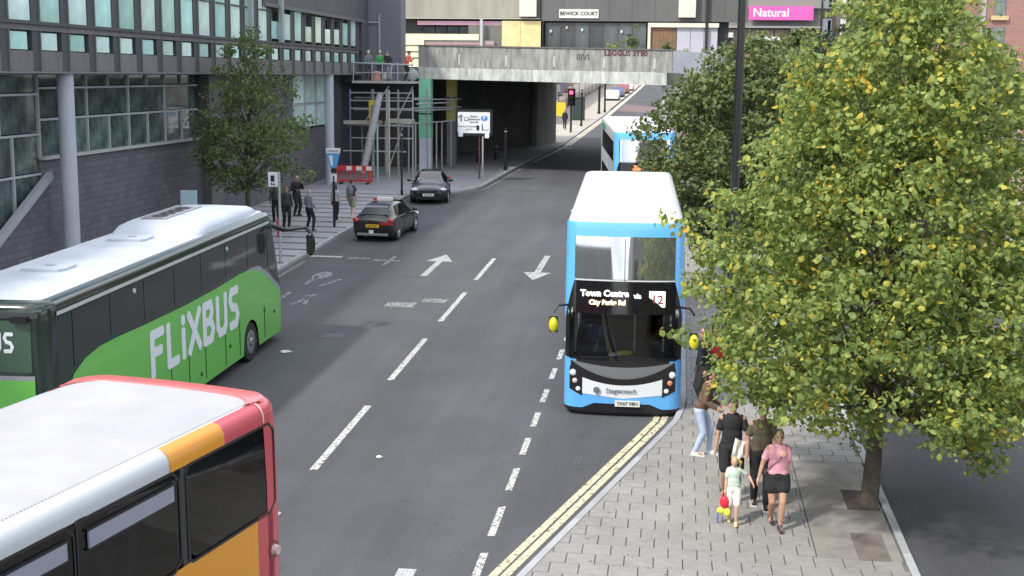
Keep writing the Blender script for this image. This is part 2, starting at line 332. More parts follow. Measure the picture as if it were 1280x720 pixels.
while yy < 60:
    x = -4.0 + (BW / 2 if row % 2 else 0)
    while x < 3.70:
        g = 0.007; x1 = min(x + BW - g, 3.70)
        poly = [(x + g, yy + g), (x1, yy + g), (x1, yy + BH - g), (x + g, yy + BH - g)]
        e0, e1 = xk(yy), xk(yy + BH)
        # kerb edge line through (e0,yy),(e1,yy+BH): keep right side
        dx, dy = e1 - e0, BH
        pc = chop(poly, dy, -dx, -(dy * e0 - dx * yy)) if x < max(e0, e1) else poly
        rowpit = pit[2] - .05 < yy + BH / 2 < pit[3]; inpit = rowpit and x > pit[0] - .03
        if rowpit and x < pit[0] < x1: pc = chop(pc, -1, 0, pit[0])
        if len(pc) >= 3 and x1 - x > 0.05 and not inpit:
            h = 0.118 + random.uniform(-0.0025, 0.0025)
            if nblk < 299:
                if len(pc) == 4 and max(p[0] for p in pc) == x1 and pc == poly and abs(x1 - x - BW + g) < 1e-6:
                    if proto_blk is None:
                        q = MB(); hx, hy, c = (BW - 2 * g) / 2, (BH - 2 * g) / 2, 0.006
                        q.add([(-hx, -hy, -0.03), (hx, -hy, -0.03), (hx, hy, -0.03), (-hx, hy, -0.03), (-hx, -hy, -c), (hx, -hy, -c), (hx, hy, -c), (-hx, hy, -c),
                               (-hx + c, -hy + c, 0), (hx - c, -hy + c, 0), (hx - c, hy - c, 0), (-hx + c, hy - c, 0)],
                              [(0, 1, 5, 4), (1, 2, 6, 5), (2, 3, 7, 6), (3, 0, 4, 7), (4, 5, 9, 8), (5, 6, 10, 9), (6, 7, 11, 10), (7, 4, 8, 11), (8, 9, 10, 11)])
                        proto_blk = q.build('paving_block', BLK, rp_); o = proto_blk
                    else: o = proto_blk.copy(); C.objects.link(o)
                    cx, cy = x + BW / 2, yy + BH / 2; o.location = (cx, cy, gz(cy) + h); o.rotation_euler = (SA + random.uniform(-.004, .004), random.uniform(-.004, .004), 0)
                else:
                    q = MB(); cx = sum(p[0] for p in pc) / len(pc); cy = sum(p[1] for p in pc) / len(pc)
                    q.prism([(p[0] - cx, p[1] - cy) for p in pc], lambda u, v, w: (u, v, S * v + w), -0.03, 0.0); fixn(q.build('paving_block', BLK, rp_, (cx, cy, gz(cy) + h)))
                nblk += 1
            else: rest.prism(pc, lambda u, v, w: (u, v, gz(v) + w), 0.09, h)
        x += BW
    yy += BH; row += 1
o = fixn(rest.build('paving_block', BLK, rp_, kind='stuff'))
gum = MB(); rg_ = random.Random(9)
for k in range(130):
    y_ = rg_.uniform(17.5, 32); x_ = rg_.uniform(xk(y_) + .1, 3.6); r_ = rg_.uniform(.012, .032); z_ = gz(y_) + .1205
    gum.add([(x_ + r_ * math.cos(a), y_ + r_ * .9 * math.sin(a), z_ + S * r_ * math.sin(a)) for a in [i * PI / 4 for i in range(8)]], [tuple(range(8))])
gum.build('chewing_gum', mat('old_gum', (.12, .115, .11), .9), rp_, kind='stuff')
solid('resin_patch', [(pit[0] + .02, pit[2]), (pit[1] + .13, pit[2]), (pit[1] + .13, pit[3] - .02), (pit[0] + .02, pit[3] - .02)], 0.08, 0.119, mat('resin_patch', (0.235, 0.22, 0.20), 0.9, nscale=2.5, nam=0.22, bump=0.3), rp_)
solid('dark_tarmac_patch', [(3.0, 19.75), (3.5, 19.75), (3.5, 20.9), (3.0, 20.9)], 0.1, 0.123, mat('old_tarmac', (0.15, 0.13, 0.115), 0.95, nscale=3, nam=0.3, bump=0.3), rp_)
solid('soil', [(3.1, 22.0), (3.66, 22.0), (3.66, 23.0), (3.1, 23.0)], 0.1, 0.124, mat('soil', (0.07, 0.055, 0.045), 1.0, nscale=6, nam=0.3, bump=0.5), rp_)
# far side footway in front of the brick building
solid('pavement', [(x - 0.16, y) for x, y in LK[7:]] + [(-26, 330), (-26, 101), (-8.9, 101)], 0.10, 0.115, mat('sunlit_paving', (0.40, 0.37, 0.32), .85, nscale=.5, nam=.12), kind='structure')  # paler sheet past the underpass, with sunlight painted into its beige
solid('pavement', [(13.5, -5), (30, -5), (30, 140), (13.5, 140)], -0.02, 0.12, mat('far_paving', (0.3, 0.27, 0.25), 0.85, nscale=0.5, nam=0.12), kind='structure')

# ---- painted markings
PW = paintmat('worn_white_line', (0.52, 0.52, 0.50), 0.465, 14); PY = paintmat('worn_yellow_line', (0.62, 0.56, 0.36), 0.44, 12); PF = paintmat('faded_white_line', (0.30, 0.30, 0.30), 0.50, 10)
def mark(name, poly, mat_=PW, h=0.005): return solid(name, poly, -0.01, h, mat_, road)
def rect(x0, x1, y0, y1): return [(x0, y0), (x1, y0), (x1, y1), (x0, y1)]
for k in range(-1, 4): y = 23.0 + 6.65 * k; mark('centre_line_dash', rect(-6.73, -6.58, y, y + 4.4))
for y0, y1 in ((16.2, 17.6), (18.3, 19.5), (20.2, 21.6), (22.4, 23.7), (24.5, 25.6), (26.4, 27.5), (28.3, 29.4), (30.3, 31.4), (32.3, 33.4), (34.4, 35.4), (36.4, 37.4), (38.4, 39.4), (40.4, 41.4)):
    w = 0.052; mark('bay_line_dash', [(-2.86 - w, y0), (-2.84 + w, y0 + random.uniform(0, .1)), (-2.84 + w, y1), (-2.86 - w, y1 - random.uniform(0, .1))])
def offs(path, d):
    out = []
    for i, (x, y) in enumerate(path):
        a = Vector(path[max(i - 1, 0)]); b = Vector(path[min(i + 1, len(path) - 1)]); t = (b - a).normalized(); out.append((x - t.y * d, y + t.x * d))
    return out
kp = RK[:5]
for a, b in ((0.17, 0.30), (0.345, 0.475)): mark('yellow_line', offs(kp, a) + offs(kp, b)[::-1], PY)
mark('yellow_line', [(-13.45, 42), (-13.35, 42), (-13.35, 45.5), (-13.45, 45.5)], PF)
def arrow(x, y, sgn, L=3.6, n='lane_arrow', bend=0):
    hl = 1.5
    mark(n, [(x - .11, y), (x + .11, y), (x + .11 + bend, y + sgn * L), (x - .11 + bend, y + sgn * L)], PF if n == 'faded_arrow' else PW)
    mark(n, [(x - .48 + bend, y + sgn * L), (x + .48 + bend, y + sgn * L), (x + bend, y + sgn * (L + hl))], PW)
PW, PW0 = paintmat('half_worn_line', (0.40, 0.40, 0.39), 0.45, 12), PW
arrow(-8.55, 43.4, 1, 3.0); arrow(-4.75, 48.3, -1, 3.6)
PW = PW0
mark('patch_mark', rect(-8.75, -7.85, 38.1, 38.8), PF); mark('patch_mark', rect(-7.75, -7.0, 38.9, 39.5), PF)
for x0, x1, yy_ in ((-13.5, -12.3, 46.6), (-12.0, -11.2, 46.4), (-11.0, -10.0, 46.1)): mark('bay_end_line', rect(x0, x1, yy_, yy_ + .28), PW if x0 < -13 else PF)
mark('bay_corner_line', [(-10.45, 45.2), (-10.3, 45.2), (-10.3, 47.2), (-10.45, 47.2)], PF)
for (x, y, l, a) in ((-12.1, 41.2, 1.5, 0), (-11.55, 41.0, 1.3, 0.35), (-12.2, 38.2, 1.6, 0), (-11.6, 37.9, 1.7, 0.3), (-11.2, 38.0, 1.5, -0.3)):
    mark('worn_lettering', [(x - .07, y), (x + .07, y), (x + .07 + a, y + l), (x - .07 + a, y + l)], PF)
mark('worn_lettering', [(-12.0 + .32 * math.cos(t), 42.9 + .7 * math.sin(t)) for t in [i * PI / 6 for i in range(12)]], PF)
mark('yellow_line', offs(LK[4:7], -0.25) + offs(LK[4:7], -0.35)[::-1], PF); mark('yellow_line', offs(LK[6:9], -0.25) + offs(LK[6:9], -0.42)[::-1], paintmat('pale_line', (0.5, 0.47, 0.38), 0.3))
mark('edge_line', offs(LK[7:], -0.05) + offs(LK[7:], -0.55)[::-1], paintmat('cream_edge', (0.6, 0.55, 0.42), 0.30, 3))
mark('road_patch', [(-6.9, 150), (-1.6, 146), (-1.6, 158), (-6.8, 166)], mat('pink_asphalt', (.17, .12, .12), .9))
mark('give_way_line', rect(-9.0, -7.9, 97.2, 97.9), PW)
IRON = mat('cast_iron', (0.10, 0.10, 0.105), 0.55, 0.4, nscale=14, nam=0.3, bump=0.5, bscale=30)
def cover(x, y, w, d, m_, n='manhole_cover'):
    q = MB(); q.box(-w / 2, w / 2, -d / 2, d / 2, -.02, .006)
    for i in range(5): t = -w / 2 + w * (i + .5) / 5; q.box(t - .012, t + .012, -d / 2 + .03, d / 2 - .03, .006, .014)
    o = q.build(n, m_, road, (x, y, gz(y))); o.rotation_euler[0] = SA
cover(-3.93, 18.5, .28, .35, mat('pale_cover', (0.4, 0.42, 0.45), 0.6, nscale=25, nam=0.5), 'drain_cover'); cover(-1.55, 24.3, .5, .5, IRON); cover(-9.2, 34.0, .6, .6, IRON)
cover(-4.9, 60, .7, .7, IRON); cover(-1.0, 20.3, .25, .2, IRON, 'drain_cover')
def blob2(name, label, cat, x, y, r, m_, h=0.03):
    q = MB(); q.ell((0, 0, h / 2), (r, r * .8, h), 8, 4)
    for i, v in enumerate(q.v): q.v[i] = (v[0] * (1 + .3 * math.sin(i * 2.1)), v[1] * (1 + .3 * math.cos(i * 1.7)), max(0, v[2]))
    tag(q.build(name, m_, None, (x, y, gz(y))), label, cat)
LIT = mat('litter_white', (0.6, 0.6, 0.6), 0.7)
blob2('crumpled_paper', 'small white scrap lying between the centre dashes and the bay line', 'litter', -5.59, 23.9, .07, LIT)
blob2('crumpled_paper', 'flattened pale litter on the road beside the front wheel of the green coach', 'litter', -9.95, 31.99, .17, LIT)
blob2('crumpled_paper', 'tiny pale litter far up the road near the underpass shade', 'litter', -4.9, 61.5, .12, LIT)
blob2('crumpled_paper', 'small crumpled white tissue on the block paving just behind the pink shirt', 'litter', 2.25, 22.9, .09, LIT)

# ------------------------------------------------------------ glass fronted building on the left
GFR = mat('frame_grey', (0.15, 0.16, 0.165), 0.5, 0.3); MUL = mat('mullion_dark', (0.06, 0.068, 0.07), 0.5)
SPAN = mat('spandrel_grey', (0.15, 0.15, 0.155), 0.6, nscale=2, nam=0.2, streak=0.3, isl=0.12)
CLADG = mat('dark_cladding', (0.085, 0.09, 0.10), 0.55, nscale=0.6, nam=0.2, isl=0.1)
def teal(name, c, r_=0.12):
    return mat(name, c, r_, nscale=0.9, nam=0.28, spec=0.7, isl=0.18, streak=0.7)
TEAL = teal('pale_teal_glass', (0.42, 0.68, 0.62)); TEAL2 = teal('mint_glass', (0.58, 0.76, 0.71), 0.2)
BRK = brickmat('grey_block', (0.135, 0.135, 0.15), (0.105, 0.105, 0.12), (0.075, 0.075, 0.085), 0.44, 0.215, 0.012)
CONC = mat('column_concrete', (0.42, 0.44, 0.49), 0.7, nscale=2, nam=0.07, streak=0.3)
gb = thing('office_building', 'long dark office building with teal glass upper storey over a grey block wall', 'building')
XP = -18.7; PER = 1.83
q = MB(); q.box(-34, -18.95, 5, 76.2, 7.96, 16.0); q.build('upper_storey', CLADG, gb)
q = MB(); q.box(-18.95, XP + 0.02, 5, 76.2, 7.93, 7.985); q.box(-22, -18.95, 5, 76.2, 7.90, 7.955); q.build('soffit', mat('soffit_grey', (0.2, 0.2, 0.21), 0.7), gb)
q = MB(); q.box(-26, -20.0, 5, 38.9, 0.0, 3.0); q.box(-26, -20.0, 38.9, 53.0, 0.0, 5.2); q.box(-26, -20.0, 53, 66.2, 0, 7.9); q.box(-26, -20, 66.2, 73, 0, 5.0); q.box(-26, -20.0, 73, 76.2, 0, 7.9)
q.build('block_wall', BRK, gb)
pf = {}
ys = []; y0 = 34.83 - 13 * PER
for i in range(0, 36):
    y = y0 + i * PER
    if y + PER > 76.4: break
    ys.append(y)
rnd = random.Random(3)
def piece(key, name, mk, mats, parent, loc, smooth=False):
    if key in pf: o = pf[key].copy(); C.objects.link(o); o.parent = parent; o.location = loc; return o
    q = MB(); mk(q); pf[key] = q.build(name, mats, parent, loc, smooth); return pf[key]
MINT = [TEAL, TEAL2]
for i, y in enumerate(ys):
    low = y > 57.5
    def edge(q, h, w=0.5, d=0.09): q.box(-0.12, d, 0, w, 0, h)
    # pier between the panes, wide and dark
    piece('pier%d' % low, 'mullion', (lambda q: q.box(-.2, .03, -.22, .22, 0, (2.8 if low else 4.2))), MUL, gb, (XP, y + PER - .25, 7.99))
    piece('fin', 'mullion_fin', (lambda q: q.box(.03, .07, -.03, .03, 0, 4.2)), GFR, gb, (XP, y + PER - .02, 7.99))
    k = rnd.random() < .6
    top = [1.3, .75, .8, 1.2, 1.5, .75][i % 6] if low else 3.4
    piece('tall%d%d%.2f' % (low, k, top), 'window_pane', (lambda q: q.box(-.16, .0, 0, PER - .5, 0, top)), TEAL2 if k else TEAL, gb, (XP, y, 9.42 if not low else 9.55))
    if not low: piece('transom', 'transom', (lambda q: q.box(-.1, .05, 0, PER - .47, 0, .06)), MUL, gb, (XP, y, 10.75))
    piece('small%d' % k, 'lower_pane', (lambda q: q.box(-.16, .0, 0, PER - .72, 0, .5)), TEAL2 if not k else TEAL, gb, (XP, y, 8.6))
    piece('sill', 'spandrel_panel', (lambda q: q.box(-.16, .03, 0, PER - .47, 0, .58)), SPAN, gb, (XP, y, 7.99))
    piece('band', 'band_panel', (lambda q: q.box(-.16, .06, -.02, PER - .02, 0, .2)), SPAN, gb, (XP, y, 9.15))
q = MB(); q.box(XP - .1, XP + .14, 5, 76.2, 9.32, 9.42); q.build('band_rail', MUL, gb)
q = MB(); q.box(XP - .1, XP + .2, 57.5, 76.2, 10.95, 11.1); q.build('band_rail', GFR, gb)
q = MB(); q.box(XP - .1, XP + .1, 57.5, 76.2, 11.1, 15); q.build('dark_cladding_panel', CLADG, gb)
for y in (55.2, 59.6): q = MB(); q.box(XP + .1, XP + .3, y, y + .25, 9.4, 15); q.build('light_fin', mat('light_fin', (0.3, 0.36, 0.37), .5), gb)
# street level glazing
FRM = mat('pale_frame', (0.40, 0.44, 0.46), 0.5, nscale=3, nam=0.1)
PANE = mat('reflective_pane', (0.075, 0.105, 0.10), 0.05, nscale=1.6, nam=0.8, spec=0.9, isl=0.5)  # reflections in the panes put in as a lighter base colour
def pane_row(y0, y1, z0, z1, ny, nm='ground_window'):
    w = (y1 - y0) / ny
    q = MB(); q.box(-20.06, -19.99, y0 - .04, y1 + .04, z1, z1 + .07); fr = q.build(nm, FRM, gb)
    for i in range(ny):
        q = MB(); q.box(-.05, 0.0, .035, w - .035, .03, z1 - z0 - .0); q.build('pane', PANE, fr, (-20.06, y0 + i * w, z0))
        q = MB(); q.box(-.1, .04, -.035, .035, 0, z1 - z0); q.build('glazing_bar', FRM, fr, (-20.02, y0 + i * w, z0))
pane_row(38.95, 52.6, 6.5, 7.42, 4); pane_row(38.95, 52.6, 5.27, 6.43, 8); pane_row(38.95, 52.6, 7.5, 7.87, 8)
for z0, z1 in ((7.3, 7.87), (6.05, 7.23), (4.8, 5.98), (3.1, 4.73)): pane_row(22, 38.9, z0, z1, 10 if z1 < 7.2 else 7)
q = MB(); q.box(-24, -23.9, 5, 76, 0.2, 7.9); q.build('inner_wall', mat('room_dark', (0.05, 0.06, 0.055), .9, nscale=.5, nam=.6), gb)
q = MB(); q.box(-20.08, -19.86, 38.95, 53.0, 5.2, 5.3); q.build('window_sill', mat('pale_sill', (0.42, 0.43, 0.44), .6), gb)
# sloping ramp: block wall under a pale sloping tube
q = MB(); q.prism([(30.5, 0.2), (39.0, 0.2), (39.0, 4.55), (38.6, 4.45), (30.5, -0.6 + 1.0)], lambda u, v, w: (w, u, v), -19.95, -19.75); fixn(q.build('ramp_wall', BRK, gb))
q = MB(); q.bar((-19.7, 30.5, .5), (-19.7, 38.95, 4.75), .16, .26); q.build('ramp_handrail', mat('rail_pale', (0.34, 0.36, 0.38), .5), gb)
pane_row(66.4, 72.9, 5.08, 6.3, 3, 'teal_window'); pane_row(66.4, 72.9, 6.36, 7.86, 3, 'teal_window')
for o in list(C.objects):
    if o.name.startswith('teal_window'):
        for c in o.children:
            if c.name.startswith('pane'): c.data.materials[0] = TEAL2
q = MB(); q.box(-20.0, -19.6, 53.0, 54.4, 0, 7.9); q.build('pier', mat('pier_grey', (0.13, 0.135, 0.13), .7, nscale=1, nam=.15), gb)
for y, r_ in ((38.9, .255), (69.6, .25), (8.2, .255)):
    q = MB(); q.tube([(0, 0, -.1), (0, 0, .02), (0, 0, 7.93 - gz(y))], r_, 28); q.build('column', CONC, gb, (-18.95 if y > 50 else -19.05, y, gz(y)), True)
# block beside the underpass
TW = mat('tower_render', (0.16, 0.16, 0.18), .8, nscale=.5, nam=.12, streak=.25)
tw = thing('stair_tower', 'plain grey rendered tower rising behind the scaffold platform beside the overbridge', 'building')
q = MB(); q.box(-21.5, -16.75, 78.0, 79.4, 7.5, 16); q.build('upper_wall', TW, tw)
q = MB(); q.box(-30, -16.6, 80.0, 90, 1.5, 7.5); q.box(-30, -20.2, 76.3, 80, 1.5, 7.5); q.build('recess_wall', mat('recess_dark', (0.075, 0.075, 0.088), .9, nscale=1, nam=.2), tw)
q = MB(); q.box(-30, -18.75, 76.3, 78.0, 7.5, 16); q.build('side_wall', CLADG, tw)
q = MB(); q.box(-19.6, -18.1, 77.86, 77.98, 11.0, 11.08); q.box(-19.6, -19.52, 76.2, 77.98, 11.0, 11.35); q.box(-18.1, -18.02, 77.9, 77.99, 9, 11.5); q.build('cctv_bracket', STEEL, tw)

# ------------------------------------------------------------ overbridge
BC = mat('bridge_concrete', (0.27, 0.275, 0.25), .85, nscale=3.2, nam=.5, streak=.22, bump=.2)
BC2 = mat('beam_concrete', (0.46, 0.48, 0.44), .85, nscale=3.3, nam=.45, streak=.22, bump=.2)
bd = thing('overbridge', 'weathered concrete footbridge with stained parapet spanning the road', 'bridge')
def byz(x): t = (x + 15.7) / 15.0; return 78 - 3 * t, -0.20 * t      # skewed slightly and falling to the right
def bslab(name, x0, x1, z0, z1, d0, d1, mat_):
    q = MB(); vs = []
    for x in (x0, x1):
        y, dz = byz(x)
        for d, z in ((d0, z0), (d1, z0), (d1, z1), (d0, z1)): vs.append((x, y + d, z + dz))
    q.add(vs, [(0, 3, 2, 1), (4, 5, 6, 7), (0, 4, 7, 3), (1, 2, 6, 5), (0, 1, 5, 4), (3, 7, 6, 2)]); return fixn(q.build(name, mat_, bd))
bslab('edge_beam', -15.7, -0.75, 7.72, 8.42, 0, 1.0, BC2)
xs = [-15.7, -13.1, -10.2, -7.3, -4.35, -1.45, -0.45]
for a, b in zip(xs[:-1], xs[1:]): bslab('parapet_panel', a + .012, b - .012, 8.435, 9.66, .03, .25, BC)
for a in xs[1:-1]: bslab('joint_strip', a - .05, a + .05, 8.6, 9.2, 0.0, .04, mat('lime_stain', (0.5, 0.5, 0.47), .9))
bslab('coping', -15.72, -0.45, 9.665, 9.74, -.02, .3, mat('coping_dark', (0.13, 0.13, 0.125), .8, nscale=2, nam=.3))
for i, t in enumerate(('L', 'E', 'G', 'A')): pass
bslab('deck', -15.7, 3.6, 7.74, 8.4, 1.0, 24, BC)
q = MB(); q.box(-21, -15.7, 79, 101, 7.74, 8.4); q.build('deck_left', BC, bd)
q = MB(); q.prism([(-0.45, 9.55), (2.6, 9.35), (2.6, 8.1), (-.45, 8.25)], lambda u, v, w: (u, w, v), 79.5, 79.8); fixn(q.build('ramp_parapet', mat('ramp_bluegrey', (0.24, 0.26, 0.30), .8, nscale=1, nam=.15), bd))
YELP = mat('column_mustard', (0.52, 0.48, 0.13), .7, nscale=2, nam=.12); GRNP = mat('column_green', (0.22, 0.56, 0.36), .6, nscale=2, nam=.12); WHP = mat('column_white', (0.55, 0.59, 0.66), .7, nscale=2, nam=.12)
def bcol(x, y, w, zt, split, upper, lower, lbl):
    g = gz(y)
    q = MB(); q.box(-w / 2, w / 2, -.35, .35, g - .1, split); a = q.build('column', lower, bd, (x, y, 0))
    q = MB(); q.box(-w / 2 - .02, w / 2 + .02, -.37, .37, split, zt); b = q.build('column_wrap', upper, bd, (x, y, 0)); b['label'] = lbl
    q = MB(); q.box(-w / 2 - .05, w / 2 + .05, -.4, .4, split + 1.4, split + 1.47); q.build('column_strap', BLACK, bd, (x, y, 0))
bcol(-15.2, 77.9, .68, 7.70, 4.2, GRNP, WHP, 'upper half of the column painted bright green')
bcol(-14.35, 82.2, .55, 7.70, 5.1, YELP, mat('column_grey', (0.2, 0.2, 0.2), .8, nscale=2, nam=.1), 'upper half of the column painted mustard yellow')
q = MB(); q.box(-1.0, -.55, 75.6, 76.3, 1.9, 7.5); q.build('pier', BC2, bd)
# abutment walls of the underpass
ab = thing('underpass_wall', 'dark abutment wall and lit concrete pier under the far side of the overbridge', 'wall')
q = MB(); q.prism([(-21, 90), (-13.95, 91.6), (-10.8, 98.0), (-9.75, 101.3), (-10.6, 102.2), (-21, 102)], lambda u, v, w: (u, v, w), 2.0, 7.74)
fixn(q.build('abutment', mat('abutment_shaded', (0.13, 0.13, 0.13), .9, nscale=.8, nam=.25), ab))  # underpass shade painted into the wall colour, darker than the pier
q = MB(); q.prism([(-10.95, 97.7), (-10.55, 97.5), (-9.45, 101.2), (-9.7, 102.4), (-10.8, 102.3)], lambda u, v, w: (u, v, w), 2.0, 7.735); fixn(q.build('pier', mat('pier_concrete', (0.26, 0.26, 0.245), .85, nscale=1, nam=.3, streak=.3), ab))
q = MB(); q.box(0.9, 4.2, 76, 100, 1.5, 7.7); q.build('right_wall', mat('abutment_shaded', (0.13, 0.13, 0.13), .9), ab)

text('LEGGUS 3T80', 0.42, mat('graffiti_red', (0.10, 0.03, 0.04), .8), 'graffiti', bd, frame((-3.1, 75.5, 9.28), (1, -.2, -.013), (0, 0, 1)), bold=.015)
text('IIIVI', 0.5, mat('graffiti_grey', (0.10, 0.10, 0.10), .8), 'graffiti', bd, frame((-5.6, 76.0, 9.05), (1, -.2, -.013), (0, 0, 1)), bold=.01)

# ------------------------------------------------------------ tower block podium above the bridge
BY = 94.0
bc = thing('podium_building', 'concrete podium building with dark fascia and small name sign above the overbridge', 'building')
q = MB(); q.box(-21, 3.3, BY + .3, 101, 8.4, 13.9); q.build('wall', mat('podium_dark', (0.05, 0.052, 0.055), .7, nscale=.5, nam=.25), bc)
BEI = mat('beige_concrete', (0.30, 0.285, 0.235), .85, nscale=1.2, nam=.22, streak=.15)
q = MB(); q.box(-20.5, -10.9, BY - .35, BY + .3, 12.02, 13.6); q.build('balcony_front', BEI, bc)
q = MB(); q.box(-20.5, -10.0, BY - .4, BY + .3, 11.93, 12.0); q.build('balcony_edge', mat('pale_edge', (.45, .47, .4), .8), bc)
q = MB(); q.box(-20.5, -10.0, BY - .35, BY + .3, 13.7, 13.95); q.build('upper_balcony', BEI, bc)
FAS = mat('fascia_grey', (0.105, 0.108, 0.105), .6, nscale=.7, nam=.15, streak=.2)
x = -9.95
while x < 3.0: q = MB(); q.box(x, x + 1.6, BY - .3, BY + .3, 11.82, 13.9); q.build('fascia_panel', FAS, bc); x += 1.615
q = MB(); q.box(-10.9, -10.0, BY - .2, BY + .25, 12.0, 13.6); q.build('fascia_panel', FAS, bc)
CRE = mat('cream_pier', (0.62, 0.60, 0.50), .8, nscale=2, nam=.08, streak=.3)
for x in (-11.45, -0.25): q = MB(); q.box(x, x + 1.2, BY - .75, BY - .28, 12.1, 14); q.build('cream_pier', CRE, bc)
q = MB(); q.box(-18.95, -11.2, BY - .1, BY + .2, 11.5, 11.78); q.build('pink_strip', mat('pink_strip', (0.62, 0.36, 0.44), .6), bc)
WDW = mat('shop_glass', (0.03, 0.035, 0.04), .06, nscale=1, nam=.6, isl=.3)
for i in range(5): q = MB(); q.box(-18.5 + i * .88, -17.7 + i * .88, BY, BY + .25, 10.75, 11.38); q.build('window', WDW, bc)
CRY = mat('cream_panel', (0.80, 0.74, 0.48), .7, nscale=3, nam=.1)
q = MB(); q.box(-19.95, -14.4, BY - .5, BY - .2, 10.42, 10.85); q.box(-19.95, -18.4, BY - .5, BY - .2, 8.5, 10.42); q.build('cream_band', CRY, bc)
for z in (10.0, 9.55, 9.1): q = MB(); q.box(-19.9, -18.5, BY - .54, BY - .5, z, z + .07); q.build('louvre', mat('louvre_brown', (.12, .09, .06), .8), bc)
q = MB(); q.box(-18.3, -13.4, BY - .45, BY - .2, 10.08, 10.16); q.build('louvre', mat('louvre_pink', (.35, .2, .2), .8), bc)
q = MB(); q.box(-18.4, -13.3, BY - .4, BY - .2, 9.9, 10.40); q.build('cream_band', mat('mauve_band', (.33, .28, .27), .8, nscale=3, nam=.2), bc)
q = MB(); q.box(-14.3, -14.1, BY - .6, BY - .4, 8.6, 11.9); q.build('downpipe', mat('pipe_pale', (.4, .42, .42), .6), bc)
q = MB(); q.box(-15.2, -12.8, BY - .1, BY + .2, 8.5, 11.5); q.build('door', mat('grey_door', (.14, .14, .13), .7, nscale=1.5, nam=.2), bc)
YE = mat('ochre_panel', (0.66, 0.54, 0.27), .8, nscale=1.6, nam=.22)
for a, b in ((-12.75, -11.42), (-11.40, -9.95)):
    q = MB(); q.box(a * 1.0 + 0.0, b, BY - .35, BY - .1, 8.5, 11.8)
    q.build('ochre_panel', YE, bc)
q = MB(); q.box(-9.84, -9.75 + .0, BY - .4, BY, 8.5, 11.8); q.build('downpipe', BLACK, bc)
for i in range(7):
    x0 = -9.6 + i * 1.02; q = MB(); q.box(.02, 1.0, 0, .1, 0, 3.2); o = q.build('shopfront_pane', mat('grey_shopfront', (0.07, 0.08, 0.085), .15, nscale=1, nam=.5, isl=.35), bc, (x0, BY - .05, 8.5))
    q = MB(); q.box(-.03, .03, -.06, .02, 0, 3.2); q.build('glazing_bar', MUL, bc, (x0, BY - .05, 8.5))
for x, z, c in ((-9.25, 11.1, (.5, .5, .5)), (-8.1, 11.35, (.55, .35, .35)), (-7.0, 11.2, (.35, .6, .65)), (-4.2, 11.1, (.6, .6, .65))):
    q = MB(); q.ell((x, BY - .15, z), (.09, .06, .12), 10, 6); q.build('wall_lamp', mat('lamp_disc%.1f' % x, c, .3), bc)
q = MB(); q.box(-2.35, 2.6, BY - .5, BY + .2, 11.42, 11.72); q.box(-2.35, -2.15, BY - .5, BY + .2, 8.5, 11.42); q.build('cream_frame', CRE, bc)
BRN = mat('brown_boarding', (0.19, 0.11, 0.06), .7, nscale=2, nam=.2, isl=.12)
for i in range(6): q = MB(); q.box(-2.13 + i * .3, -1.84 + i * .3, BY - .3, BY, 8.5, 11.4); q.build('board', BRN, bc)
for i in range(3): q = MB(); q.box(-.3 + i * .95, .62 + i * .95, BY - .3, BY, 8.5, 11.4); q.build('white_panel', mat('lilac_white', (0.42, 0.42, 0.48), .6, nscale=1, nam=.08), bc)
q = MB(); q.box(1.65, 1.85, BY - .55, BY - .3, 8.4, 14); q.build('downpipe', BLACK, bc)
sg = thing('name_sign', 'small white rectangular name sign with black capitals on the dark fascia', 'sign', (-7.25, BY - .34, 12.33))
q = MB(); q.box(-1.4, 1.4, -.04, .03, -.31, .31); q.build('board', mat('sign_white', (0.62, 0.62, 0.56), .6), sg)
text('BEWICK COURT', 0.36, mat('sign_black', (0.01, 0.01, 0.01), .5), 'lettering', sg, frame((0, -.05, 0), (1, 0, 0), (0, 0, 1)), bold=.008)

# pink shop sign building beyond, and the tall grey one next to it
pb = thing('shop_building', 'low grey building carrying a long magenta sign seen over the trees', 'building')
q = MB(); q.box(3.4, 11.2, 110.3, 125, 2, 16.5); q.build('wall', mat('shop_grey', (0.20, 0.195, 0.18), .8, nscale=.6, nam=.15), pb)
q = MB(); q.box(3.4, 11.2, 109.9, 110.3, 13.6, 14.6); q.build('fascia', mat('shop_fascia', (.24, .235, .215), .7), pb)
q = MB(); q.box(3.6, 11.2, 109.6, 110.3, 12.0, 12.15); q.build('canopy', mat('canopy_grey', (.3, .3, .3), .6), pb)
for i in range(6): q = MB(); q.box(4 + i * 1.2, 5.1 + i * 1.2, 110.1, 110.32, 9.0, 11.9); q.build('window', mat('tan_window', (.22, .17, .11), .3, nscale=1, nam=.4), pb)
q = MB(); q.box(5.6, 8.0, 109.6, 110.1, 11.0, 11.3); q.box(1.5 + 2, 4.2, 109.0, 110.1, 11.2, 11.6); q.build('white_awning', mat('awning_white', (.6, .62, .65), .6), pb)
ps = thing('shop_sign', 'long magenta shop sign with white script lettering above the trees', 'sign', (8.3, 109.7, 13.25))
q = MB(); q.box(-2.9, 2.3, -.05, .15, -.62, .5); q.build('panel', mat('magenta_panel', (0.62, 0.12, 0.42), .5, nscale=1, nam=.1), ps)
text('Natural', .95, mat('script_white', (.75, .7, .75), .5), 'lettering', ps, frame((-1.1, -.06, -.05), (1, 0, 0), (0, 0, 1)), bold=.02)
hb = thing('brown_building', 'dull brown building with pairs of small white framed windows right of the magenta sign', 'building')
q = MB(); q.box(11.3, 34, 112, 125, 2, 30); q.build('wall', mat('brown_wall', (0.17, 0.14, 0.125), .9, nscale=.8, nam=.15), hb)
WF = mat('window_white', (.6, .65, .68), .4)
